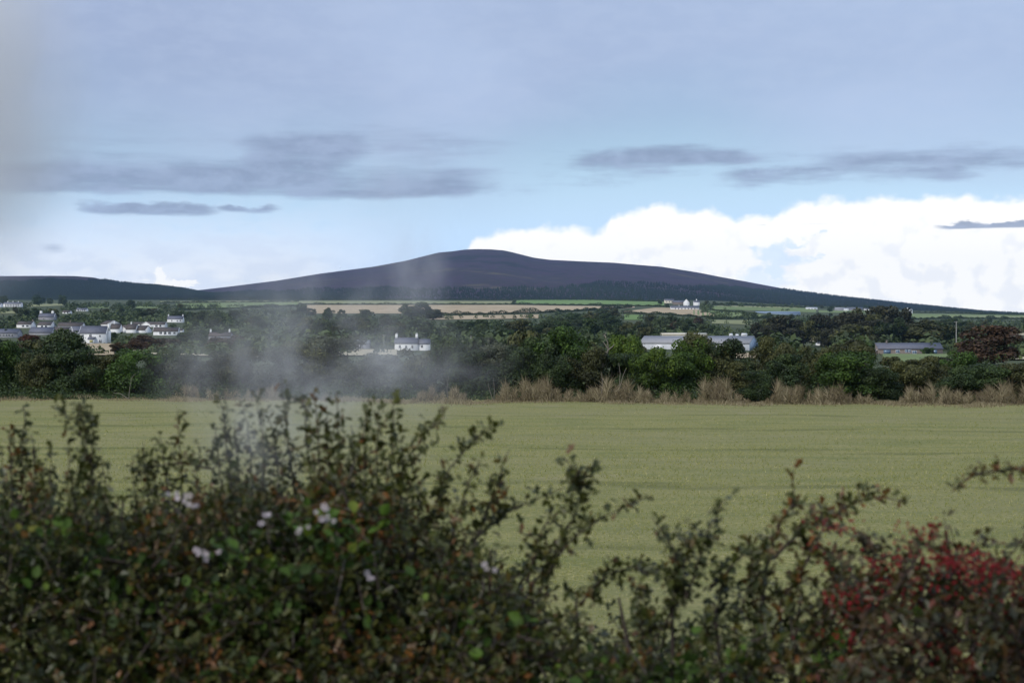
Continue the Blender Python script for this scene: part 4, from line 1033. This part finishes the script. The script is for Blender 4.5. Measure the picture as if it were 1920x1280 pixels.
# ------------------------------------------------------------------ dead tree, post, poles, bale
def dead_tree():
    d = 111.0; base = P(1128, 742, d); base[2] = 0
    root = empty('dead_tree', base); tag(root, 'bare pale dead tree poking out of the middle of the field hedge', 'tree')
    q = lambda px, row: P(px, row, d) - base
    A = Acc(); A.tube([q(1128, 744), q(1127, 700), q(1132, 672), q(1141, 655)], [.13, .11, .09, .07], 6); A.build('trunk', MATS['pale_wood'], root)
    for pl in ([(1141, 655), (1139, 642), (1136, 634), (1130, 625)], [(1136, 634), (1134, 628), (1137, 620)], [(1141, 655), (1148, 650), (1152, 645)], [(1136, 662), (1130, 656), (1124, 655)], [(1141, 655), (1136, 648), (1131, 640)], [(1128, 690), (1138, 680), (1146, 674)]):
        A = Acc(); A.tube([q(*p) + np.array([0, rnd.uniform(-.3, .3), 0]) for p in pl], np.linspace(.06, .02, len(pl)), 5, .7); A.build('branch', MATS['pale_wood'], root)
dead_tree()
def bare_stems(px, lab, stems):
    d = 106.3 - max(0, px - 600) * .004; base = P(px, 745, d); base[2] = 0
    root = empty('bare_sapling', base); tag(root, lab, 'sapling', 'bare stems at the hedge foot')
    for pl in stems:
        A = Acc(); A.tube([P(p, r, d) - base for p, r in pl], np.linspace(.035, .014, len(pl)), 5, .5); A.build('stem', MATS['pale_wood'], root)
bare_stems(924, 'pair of bare pale stems under the grey green bush below the pale post', [[(926, 750), (927, 732), (925, 708)], [(924, 748), (918, 732), (915, 718)]])
bare_stems(840, 'single thin bare stem in the tan grass below the tall cottage bush', [[(839, 748), (838, 730), (841, 704)]])
bare_stems(243, 'bare forked trunk leaning at the field edge under the small green tree', [[(241, 748), (243, 728), (247, 708), (254, 700)], [(240, 747), (226, 738), (212, 736)]])
bare_stems(1160, 'group of bare twigs standing in the tan grass right of the dead tree', [[(1160, 735), (1163, 700), (1160, 680)], [(1160, 735), (1168, 705), (1174, 690)], [(1128, 740), (1130, 715), (1127, 697)]])
def pole(px, r_base, r_top, w, label, arm=False, d=None):
    d = d or dist_at(px, r_base); s = d / F; base = np.array([(px - 960) * s, d, CZ + (HZ - r_base) * s])
    root = empty('utility_pole', base); tag(root, label, 'pole', 'poles in the far fields')
    h = (r_base - r_top) * s
    A = Acc(); A.tube([(0, 0, -.5), (0, 0, h * .5), (0, 0, h)], [w, w * .85, w * .7], 8); A.build('post', MATS['pole_wood'], root)
    if arm:
        A = Acc(); A.box((-.9, -.08, h - .5), (.9, .08, h - .35)); A.build('crossarm', MATS['pole_wood'], root)
pole(883, 652, 629, .16, 'pale post standing above the grey green bush in the hedge', d=420)
pole(720, 657, 627, .14, 'slim grey utility pole left of the white cottage, dim behind steam', True, 640)
pole(1793, 650, 602, .22, 'grey pole rising left of the russet tree', True, 640)
def bale(px, row, label):
    d = dist_at(px, row + 2.5); s = d / F; base = np.array([(px - 960) * s, d, float(terr((px - 960) * s, d))])
    root = empty('wrapped_bale', base); tag(root, label, 'bale', 'white wrapped bales')
    A = Acc(); a = np.linspace(0, 1, 7)
    A.tube([(-.65, 0, .62), (-.62, 0, .62), (-.4, 0, .62), (.4, 0, .62), (.62, 0, .62), (.65, 0, .62)], [.05, .5, .64, .64, .5, .05], 14); A.build('wrapping', MATS['wrap_film'], root)
for px, row, lab in ((978, 631.5, 'white wrapped round bale in the small green gap left of the broad thicket'), (941, 631, 'white wrapped bale furthest left of the small green gap'), (577, 648, 'white wrapped bale dim behind the steam below the trees')):
    bale(px, row, lab)
field('meadow_pale', [(884, 630), (902, 630)], [(884, 636), (902, 636)], keep=False)
field('meadow_pale', [(958, 630), (1004, 631)], [(958, 637), (1004, 638)], keep=False)

# ------------------------------------------------------------------ the near hedge beside the line
BANK_Z = 2.42
def mass_top(px):
    return np.interp(px, [-400, 0, 60, 130, 200, 260, 340, 430, 520, 600, 680, 740, 790, 850, 920, 1000, 1060, 1120, 1200, 1280, 1340, 1420, 1480, 1550, 1620, 1700, 1800, 1880, 1920, 2300],
                         [930, 935, 950, 950, 985, 985, 965, 950, 935, 925, 925, 945, 1000, 1035, 1065, 1115, 1170, 1180, 1165, 1155, 1155, 1165, 1160, 1125, 1090, 1070, 1060, 1080, 1105, 1140])
class Bush:
    def __init__(s, seed): s.r = np.random.default_rng(seed); s.leaf, s.twig, s.stems = Acc(), Acc(), []
    def leaves_on(s, pts, spacing, size, tone, spread=1.0, tmpl=HAW, per=2):
        r = s.r; pts = np.asarray(pts)
        seg = np.linalg.norm(np.diff(pts, axis=0), axis=1); cum = np.r_[0, np.cumsum(seg)]; n = max(1, int(cum[-1] / spacing)) * per
        t = r.uniform(.06, 1.0, n) * cum[-1]
        C = np.stack([np.interp(t, cum, pts[:, k]) for k in range(3)], -1)
        C += r.normal(0, .012 * spread, C.shape)
        D = r.normal(0, 1, (n, 3)) + np.array([0, 0, .25])
        X, Y, Z = frames(D, r)
        # leaves turn their faces to the sky
        up = np.array([0, -.25, 1.0]); Zt = Z * .6 + up + r.normal(0, .45, (n, 3)); X = np.cross(Y, Zt); X /= np.linalg.norm(X, axis=1, keepdims=True) + 1e-9; Z = np.cross(X, Y)
        S = size * r.uniform(.4, 1.55, n)
        T = np.clip(r.normal(tone + r.normal(0, .12), .15, n), 0, 1)
        V, ss, ii = scatter(tmpl, C + Y * .006, X, Y, Z, S)
        s.leaf.put(V, ss, ii, np.repeat(T, 2))
    def shoot(s, pl, d, rad=.006, size=.036, tone=.45, spacing=.016, side=True, spread=1.0, per=2):
        """an explicit shoot, base first, given as photo points at distance d"""
        r = s.r
        dd = d + np.cumsum(r.normal(0, .05, len(pl)))
        pts = np.array([P(p, q, e) for (p, q), e in zip(pl, dd)])
        t = np.linspace(0, 1, len(pts)); tt = np.linspace(0, 1, len(pts) * 3)
        pts = np.stack([np.interp(tt, t, pts[:, k]) for k in range(3)], -1) + r.normal(0, .004, (len(tt), 3))
        s.twig.tube(pts, np.linspace(rad, rad * .3, len(pts)), 5, .35)
        s.leaves_on(pts, spacing, size, tone, spread, per=per)
        if side:
            for k in range(len(pts) * 2 // 3):
                i = r.integers(0, len(pts) - 2); v = r.normal(0, 1, 3) * np.array([1, .8, .6]) + np.array([0, 0, .55]); v /= np.linalg.norm(v)
                L = r.uniform(.04, .13) * (1.25 - i / len(pts))
                q = np.array([pts[i], pts[i] + v * L * .5 + r.normal(0, .01, 3), pts[i] + v * L])
                s.twig.tube(q, [rad * .5, rad * .35, rad * .2], 4, .4); s.leaves_on(q, .016, size * .92, tone, spread, per=2)
    def mass(s, px0, px1, n, d0=6.2, d1=7.7, size=.036, tone=.42, bottom=1420, open_=.0, tmpl=HAW, per=2):
        r = s.r
        for _ in range(n):
            px = r.uniform(px0, px1); tp = mass_top(px); row = tp + (bottom - tp) * r.uniform(0, 1) ** (.62 if 980 < px < 1640 else .9)
            d = r.uniform(d0, d1) - .5 * np.clip((row - 1000) / 400, 0, 1)
            p = P(px, row, d)
            if p[2] < BANK_Z + .1: continue
            v = r.normal(0, 1, 3) * np.array([.9, .7, .55]) + np.array([0, 0, .75]); v /= np.linalg.norm(v)
            L = r.uniform(.10, .30)
            k = r.normal(0, .25, 3)
            q = np.array([p, p + v * L * .5 + k * .05, p + v * L])
            s.twig.tube(q, [.0045, .0032, .0015], 4, r.choice([.2, .4, .6, .85], p=[.3, .4, .22, .08]))
            s.leaves_on(q, .018, size, tone + r.normal(0, .1), 1.6, tmpl, per)
    def stem(s, px, row, d, foot_px, rad=.02):
        r = s.r; e = P(px, row, d); b = P(foot_px, 1500, d); b[2] = BANK_Z - .1
        m1 = b + (e - b) * .35 + r.normal(0, .05, 3); m2 = b + (e - b) * .7 + r.normal(0, .05, 3)
        A = Acc(); A.tube([b, m1, m2, e], [rad * 1.3, rad, rad * .7, rad * .3], 7, .45); s.stems.append(A)
    def build(s, name, foot_px, d, label, cat, mat, group=None):
        base = P(foot_px, 1400, d); base[2] = BANK_Z
        root = empty(name, base); tag(root, label, cat, group)
        for acc, nm, m in ((s.leaf, 'leaves', mat), (s.twig, 'twigs', 'near_twig')):
            if acc.V:
                acc.V = [v - base for v in acc.V]; o = acc.build(nm, MATS[m], root); o['kind'] = 'stuff'
        for A in s.stems:
            A.V = [v - base for v in A.V]; A.build('stem', MATS['near_twig'], root)
        return root, base

def near_hedge():
    G = 'hawthorn bushes of the hedge beside the line'
    B = Bush(1)                                    # leftmost
    for pl in ([(30, 1120), (38, 960), (44, 850), (46, 760)], [(95, 1100), (92, 960), (98, 840)], [(10, 1080), (6, 930), (2, 838)], [(-40, 1100), (-42, 900), (-35, 800)], [(62, 1000), (66, 900), (60, 812)], [(22, 960), (22, 860), (16, 806)]):
        B.shoot(pl, 6.9)
    B.mass(-260, 110, 728); [B.stem(p, 960, 6.9, p + 25) for p in (-120, -30, 40, 90)]
    B.build('hawthorn_bush', 20, 6.9, 'leftmost dark hawthorn bush with thin upright shoots at the picture edge', 'bush', 'hawthorn_leaf', G)
    B = Bush(2)
    for pl in ([(190, 1100), (180, 960), (168, 860), (150, 762)], [(160, 1050), (165, 930), (172, 820), (166, 770)], [(205, 1060), (200, 950), (192, 860)], [(135, 1040), (135, 930), (128, 830)], [(165, 960), (158, 850), (146, 790), (120, 772), (108, 774)]):
        B.shoot(pl, 6.7, size=.038)
    B.mass(100, 250, 429, tone=.4); [B.stem(p, 940, 6.7, p + 20) for p in (140, 185, 230)]
    B.build('hawthorn_bush', 180, 6.7, 'dark hawthorn with one dense pointed shoot, second from the left', 'bush', 'hawthorn_leaf', G)
    B = Bush(3)
    for pl in ([(350, 1080), (342, 950), (338, 860), (332, 764)], [(290, 1060), (280, 950), (268, 832)], [(262, 1040), (252, 940), (246, 868)], [(380, 1060), (372, 960), (366, 868)], [(400, 880), (350, 866), (300, 872), (255, 884)], [(320, 1000), (312, 900), (300, 815)]):
        B.shoot(pl, 7.0, tone=.5)
    B.mass(240, 400, 455, tone=.5); [B.stem(p, 950, 7.0, p) for p in (270, 330, 385)]
    B.build('hawthorn_bush', 320, 7.0, 'brownish hawthorn with one thin tall shoot left of the steam', 'bush', 'hawthorn_leaf', G)
    B = Bush(4)
    for pl in ([(445, 1050), (436, 920), (424, 820), (414, 748)], [(480, 1050), (474, 920), (466, 820), (458, 760)], [(500, 1040), (496, 920), (490, 820), (484, 742)], [(560, 1030), (548, 900), (538, 800), (526, 722)], [(430, 1000), (412, 890), (400, 800)], [(590, 1000), (580, 880), (572, 770), (560, 735)], [(530, 1000), (520, 880), (506, 780)], [(450, 980), (446, 860), (440, 790)]):
        B.shoot(pl, 7.1, size=.04)
    B.mass(390, 570, 520, tone=.45); [B.stem(p, 930, 7.1, p + 15) for p in (430, 480, 540)]
    B.build('hawthorn_bush', 480, 7.1, 'many shooted hawthorn standing inside the drifting steam', 'bush', 'hawthorn_leaf', G)
    B = Bush(5)
    for pl in ([(610, 1030), (600, 900), (596, 800), (590, 733)], [(650, 1030), (640, 900), (634, 800), (630, 738)], [(690, 1030), (684, 900), (682, 820), (690, 752)], [(722, 1040), (726, 920), (734, 830), (740, 744)], [(705, 1040), (706, 900), (712, 800), (708, 756)], [(735, 1000), (750, 890), (790, 822), (832, 764)], [(660, 1000), (662, 900), (660, 800)], [(745, 1000), (756, 900), (752, 830)], [(620, 980), (616, 860), (612, 780)]):
        B.shoot(pl, 6.8, size=.042, tone=.5, spread=1.5)
    B.mass(560, 780, 676, tone=.52, size=.039); [B.stem(p, 930, 6.8, p + 10) for p in (600, 650, 700, 745)]
    B.build('hawthorn_bush', 670, 6.8, 'tallest dense hawthorn right of the steam with a shoot leaning to the right', 'bush', 'hawthorn_leaf', G)
    B = Bush(6)
    for pl in ([(790, 1090), (805, 980), (842, 880), (884, 828), (932, 792)], [(880, 1040), (905, 980), (926, 920), (950, 846)], [(860, 1080), (900, 1000), (960, 952), (1058, 916)], [(800, 1060), (822, 960), (836, 880)], [(840, 1080), (850, 980), (880, 905), (900, 862)], [(780, 1040), (786, 950), (790, 900)]):
        B.shoot(pl, 6.6, size=.04, tone=.5, per=2)
    B.mass(770, 990, 380, tone=.5, size=.038); [B.stem(p, 1030, 6.6, p - 20) for p in (800, 850, 920)]
    B.build('hawthorn_bush', 860, 6.6, 'hawthorn with long shoots arching right over the pasture in the middle', 'bush', 'hawthorn_leaf', G)
    B = Bush(7)
    for pl in ([(1000, 1100), (1050, 1020), (1088, 950), (1086, 892), (1054, 858)], [(1088, 930), (1090, 900), (1122, 880)], [(1010, 1110), (1070, 1012), (1130, 966), (1222, 928)], [(990, 1090), (1010, 1010), (1040, 950)], [(1090, 1130), (1130, 1080), (1190, 1060), (1240, 1064)]):
        B.shoot(pl, 6.5, size=.042, tone=.5)
    B.mass(960, 1220, 170, tone=.45, size=.04); [B.stem(p, 1120, 6.5, p - 10) for p in (1000, 1080, 1160)]
    B.build('hawthorn_bush', 1070, 6.5, 'low hawthorn with a crooked shoot bending left in the middle right', 'bush', 'hawthorn_leaf', G)
    B = Bush(8)
    for pl in ([(1290, 1120), (1320, 1010), (1346, 968), (1368, 928)], [(1285, 1110), (1262, 1024), (1222, 968)], [(1330, 1110), (1390, 1040), (1440, 1030)], [(1270, 1110), (1290, 1040), (1296, 1000)], [(1300, 1130), (1250, 1080), (1180, 1062)], [(1250, 1180), (1262, 1110), (1256, 1058)], [(1380, 1180), (1400, 1110), (1424, 1070)], [(1340, 1170), (1352, 1100), (1350, 1050)], [(1220, 1190), (1210, 1130), (1190, 1096)]):
        B.shoot(pl, 6.3, size=.042, tone=.4)
    B.mass(1200, 1420, 115, tone=.38, size=.042); [B.stem(p, 1130, 6.3, p) for p in (1260, 1340)]
    B.build('hawthorn_bush', 1310, 6.3, 'thin hawthorn with two short forked shoots left of the berry bush', 'bush', 'hawthorn_leaf', G)
    B = Bush(9)
    for pl in ([(1424, 1210), (1432, 1100), (1450, 1010), (1488, 940), (1486, 878)], [(1450, 1050), (1500, 992), (1552, 978), (1592, 944), (1640, 930), (1702, 942)], [(1500, 1000), (1530, 1040), (1580, 1050)], [(1430, 1120), (1410, 1060), (1400, 1010)], [(1470, 1120), (1520, 1040), (1548, 980), (1530, 940)], [(1480, 1190), (1490, 1120), (1506, 1066)], [(1540, 1180), (1560, 1100), (1584, 1040)], [(1450, 1190), (1462, 1130), (1466, 1090)]):
        B.shoot(pl, 6.4, size=.04, tone=.6, rad=.008)
    B.mass(1410, 1570, 85, tone=.5, size=.042); [B.stem(p, 1130, 6.4, p - 5) for p in (1430, 1500)]
    B.build('hawthorn_bush', 1440, 6.4, 'open hawthorn with a long arched twig reaching over the red berry bush', 'bush', 'hawthorn_leaf', G)
    # the berry bush
    B = Bush(10)
    for pl in ([(1680, 1180), (1700, 1090), (1722, 1040), (1732, 984)], [(1640, 1180), (1630, 1100), (1640, 1040), (1600, 1000), (1540, 975)], [(1760, 1200), (1770, 1100), (1800, 1040), (1850, 1032)], [(1820, 1200), (1850, 1110), (1880, 1070), (1905, 1062)], [(1880, 1220), (1910, 1140), (1940, 1100)], [(1600, 1190), (1590, 1110), (1570, 1060)], [(1720, 1150), (1760, 1080), (1800, 1045)], [(1580, 1160), (1640, 1110), (1720, 1098)]):
        B.shoot(pl, 6.2, size=.04, tone=.55, rad=.008, spread=1.4)
    B.mass(1540, 2150, 430, 5.8, 7.0, tone=.52, size=.042); [B.stem(p, 1140, 6.2, p - 30) for p in (1620, 1720, 1820, 1910)]
    root, base = B.build('hawthorn_bush', 1740, 6.2, 'hawthorn laden with red berries at the lower right', 'bush', 'berry_hawthorn_leaf', G)
    r = np.random.default_rng(61); A = Acc()
    ico = bpy.data.meshes.new('t'); import bmesh; bm = bmesh.new(); bmesh.ops.create_icosphere(bm, subdivisions=1, radius=1); bm.to_mesh(ico); bm.free()
    IV = np.array([v.co for v in ico.vertices]); IF = [list(p.vertices) for p in ico.polygons]; bpy.data.meshes.remove(ico)
    tm = (IV, [3] * len(IF), [i for f in IF for i in f])
    cl = [(1565, 990, 14), (1575, 980, 10), (1725, 1000, 22), (1732, 985, 16), (1655, 1050, 22), (1690, 1060, 16), (1640, 1085, 22), (1660, 1075, 20), (1760, 1045, 22), (1800, 1040, 34), (1830, 1050, 34), (1850, 1065, 34), (1870, 1080, 30), (1885, 1075, 26), (1780, 1060, 30), (1815, 1075, 26), (1840, 1085, 24),
          (1570, 1115, 20), (1590, 1135, 20), (1610, 1110, 18), (1700, 1110, 24), (1725, 1130, 20), (1760, 1100, 20), (1860, 1120, 24), (1895, 1135, 26), (1910, 1165, 26), (1880, 1160, 24), (1630, 1160, 22), (1660, 1180, 22), (1780, 1180, 20), (1840, 1190, 20), (1900, 1210, 20), (1720, 1215, 20), (1600, 1200, 16), (1860, 1240, 16), (1560, 1190, 10), (1680, 1250, 14), (1780, 1250, 14), (1545, 1030, 8), (1520, 985, 6), (1915, 1100, 22), (1930, 1130, 22), (1800, 1130, 22), (1820, 1150, 22), (1750, 1150, 20), (1690, 1150, 20), (1870, 1195, 22), (1920, 1190, 22), (1810, 1220, 18), (1640, 1210, 18), (1915, 1245, 20), (1740, 1265, 16), (1840, 1265, 16), (1610, 1060, 12), (1705, 1040, 14)]
    C = np.concatenate([np.array([P(px, row, 5.78 + r.uniform(-.15, .4)) for _ in range(1)]) + r.normal(0, 1, (int(n * 1.15), 3)) * np.array([.055, .06, .022]) for px, row, n in cl for _ in range(1)])
    n = len(C); X, Y, Z = frames(r.normal(size=(n, 3)), r)
    A.put(*scatter(tm, C - base, X, Y, Z, r.uniform(.005, .0068, n)), np.repeat(np.clip(r.normal(.5, .25, n), 0, 1), 20))
    o = A.build('berries', MATS['haw_berry'], root); o['kind'] = 'stuff'
    B = Bush(11)
    for pl in ([(2060, 1200), (2030, 1010), (1985, 915), (1915, 880), (1850, 884), (1812, 898), (1784, 922)], [(2050, 1150), (2040, 980), (2020, 900)], [(2080, 1150), (2100, 980), (2110, 900)]):
        B.shoot(pl, 6.3, size=.036, tone=.7, rad=.008, per=2)
    B.mass(1980, 2300, 200, 5.9, 7.2, tone=.5); [B.stem(p, 1130, 6.3, p) for p in (2060, 2160)]
    B.build('hawthorn_bush', 2080, 6.3, 'hawthorn outside the right edge, one brown twig reaching into the picture', 'bush', 'hawthorn_leaf', G)

    # brambles trailing through the foot of the hedge
    FT = Acc(); r = np.random.default_rng(71)
    a = np.arange(5) * 2 * math.pi / 5
    V, S, I = [], [], []
    for k in range(5):
        c, s_ = math.cos(a[k]), math.sin(a[k]); o = len(V)
        for q, w, z in ((.15, 0, 0), (.65, .34, .1), (1.0, .16, .16), (1.0, -.16, .16), (.65, -.34, .1)):
            V.append((c * q - s_ * w, s_ * q + c * w, z))
        S.append(5); I += [o, o + 4, o + 3, o + 2, o + 1][::-1]
    FLOWER = np_mesh('flower', np.array(V) * .0125, S, I, np.full(5, .6))
    spots = [(345, 935, 4), (362, 948, 3), (505, 963, 3), (600, 953, 3), (612, 971, 4), (380, 1034, 6), (690, 1078, 2), (915, 1066, 2), (492, 986, 1), (425, 1036, 1), (560, 1000, 2), (328, 928, 2)]
    labs = [('bramble with pale pink flowers trailing through the left of the near hedge', -120, 420, 6.25, 240), ('bramble with fresh green leaves and pale flowers under the steam', 400, 860, 6.2, 260),
            ('bramble with large light green leaves low in the middle of the near hedge', 840, 1330, 6.0, 100), ('bramble with yellowing leaves low beside the red berry bush', 1310, 2050, 5.8, 90)]
    for i, (lab, x0, x1, d, n) in enumerate(labs):
        B = Bush(80 + i)
        for _ in range(n // 12):                  # arching canes
            px = B.r.uniform(x0, x1); row = max(mass_top(px) + 60, B.r.uniform(980, 1240)); w = B.r.uniform(-170, 170)
            pl = [(px, row + 160), (px + w * .3, row + 40), (px + w * .7, row + B.r.uniform(0, 30)), (px + w, row + B.r.uniform(30, 90))]
            pts = np.array([P(p, q, d + B.r.uniform(-.1, .5)) for p, q in pl]); t = np.linspace(0, 1, 4); tt = np.linspace(0, 1, 10)
            pts = np.stack([np.interp(tt, t, pts[:, k]) for k in range(3)], -1) + B.r.normal(0, .006, (10, 3))
            B.twig.tube(pts, np.linspace(.0045, .002, 10), 5, B.r.choice([.4, .7, .95]))
            B.leaves_on(pts, .05, .044, .45, 1.5, BRAM, 2)
        for _ in range(n):
            px = B.r.uniform(x0, x1); tp = mass_top(px) + 40; row = tp + (1420 - tp) * B.r.uniform(0, 1) ** (.5 if px > 950 else 1)
            p = P(px, row, d + B.r.uniform(-.25, .5))
            if p[2] < BANK_Z + .05: continue
            q = np.array([p, p + np.array([B.r.normal(0, .05), B.r.normal(0, .05), .06])])
            B.leaves_on(q, .03, .042, .38 + B.r.normal(0, .22), 2.2, BRAM, 2)
        for k in range(5):
            px = x0 + (x1 - x0) * (k + .5) / 5; B.stem(px, max(mass_top(px) + 120, 1120), d + .3, px, .008)
        root, base = B.build('bramble', .5 * (x0 + x1), d, lab, 'bramble', 'bramble_leaf', 'brambles in the hedge beside the line')
        for (px, row, m) in spots:
            if x0 <= px < x1 and not (i == 0 and px >= 410) and not (i == 1 and px < 410):
                for _ in range(m + m // 2):
                    o = add('flower', FLOWER, MATS['petal'], root); p = P(px + r.normal(0, 9), row + r.normal(0, 6), d - .28 + r.uniform(-.05, .05)) - base
                    o.location = p; o.rotation_euler = (r.uniform(.5, 1.5), r.uniform(-.5, .5), r.uniform(-.6, .6)); o.scale = (r.uniform(.8, 1.25),) * 3
near_hedge()

# ------------------------------------------------------------------ steam drifting from the engine
def steam(name, label, px, row, d, rx, ry, rz_m, dens, scale, thr, seed, tilt=0.0, power=1.0):
    m, N, out = base_mat('steam_' + str(seed))
    tc = N.n('ShaderNodeTexCoord'); mp = N.n('ShaderNodeMapping'); N.t.links.new(tc.outputs['Object'], mp.inputs[0])
    mp.inputs['Location'].default_value = (seed * 3.1, seed * 1.7, seed * .9)
    ln = N.n('ShaderNodeVectorMath', operation='LENGTH'); N.t.links.new(tc.outputs['Object'], ln.inputs[0])
    fall = N.m('SUBTRACT', 1.0, N.ss(ln.outputs['Value'], .15, .98))
    mp.inputs['Scale'].default_value = (1.25, 1, .75)
    nz = N.noise(mp.outputs[0], scale, 4, .62, .8)
    den = N.m('MULTIPLY', N.m('MULTIPLY', fall, N.ss(nz, thr, thr + .34)), dens)
    v = N.n('ShaderNodeVolumePrincipled'); v.inputs['Color'].default_value = (.985, .983, .98, 1); v.inputs['Anisotropy'].default_value = .1
    N.put(v.inputs['Density'], den); N.t.links.new(v.outputs[0], out.inputs['Volume'])
    me = bpy.data.meshes.new('steam'); import bmesh; bm = bmesh.new(); bmesh.ops.create_icosphere(bm, subdivisions=3, radius=1); bm.to_mesh(me); bm.free()
    o = add(name, me, m); c = P(px, row, d); o.location = c; o.scale = (rx / F * d, rz_m, ry / F * d); o.rotation_euler = (0, tilt, 0)
    tag(o, label, 'steam', kind='stuff')
steam('steam', 'thick grey steam plume at the upper left corner', -150, 150, 8.0, 350, 540, 1.3, 3.2, 1.5, .27, 1)
steam('steam', 'steam drifting across the field hedge in the left middle', 570, 690, 7.6, 370, 280, 1.2, 1.3, 2.8, .43, 2)
steam('steam', 'small vertical wisp of steam before the hill left of its summit', 782, 510, 7.6, 85, 125, .5, .85, 1.9, .32, 3)
steam('steam', 'faint tall wisp of steam rising before the sky above the hill', 745, 390, 8.0, 120, 250, .5, .25, 1.6, .3, 4)
steam('steam', 'low ragged steam between the hedge shoots', 480, 840, 7.2, 130, 130, .8, 1.2, 1.5, .38, 5)
steam('steam', 'thin steam before the bushes below the white cottage', 790, 690, 7.8, 240, 110, .8, .5, 2.2, .36, 6)

# ------------------------------------------------------------------ the air
def haze():
    m, N, out = base_mat('air')
    v = N.n('ShaderNodeVolumePrincipled'); v.inputs['Color'].default_value = (.42, .66, 1.0, 1); v.inputs['Density'].default_value = 3.0e-5; v.inputs['Anisotropy'].default_value = .2
    N.t.links.new(v.outputs[0], out.inputs['Volume'])
    A = Acc(); A.box((-14000, -300, -9), (14000, 9200, 500)); o = A.build('haze', m); tag(o, 'thin blue haze over the whole landscape', 'haze', kind='stuff')
haze()
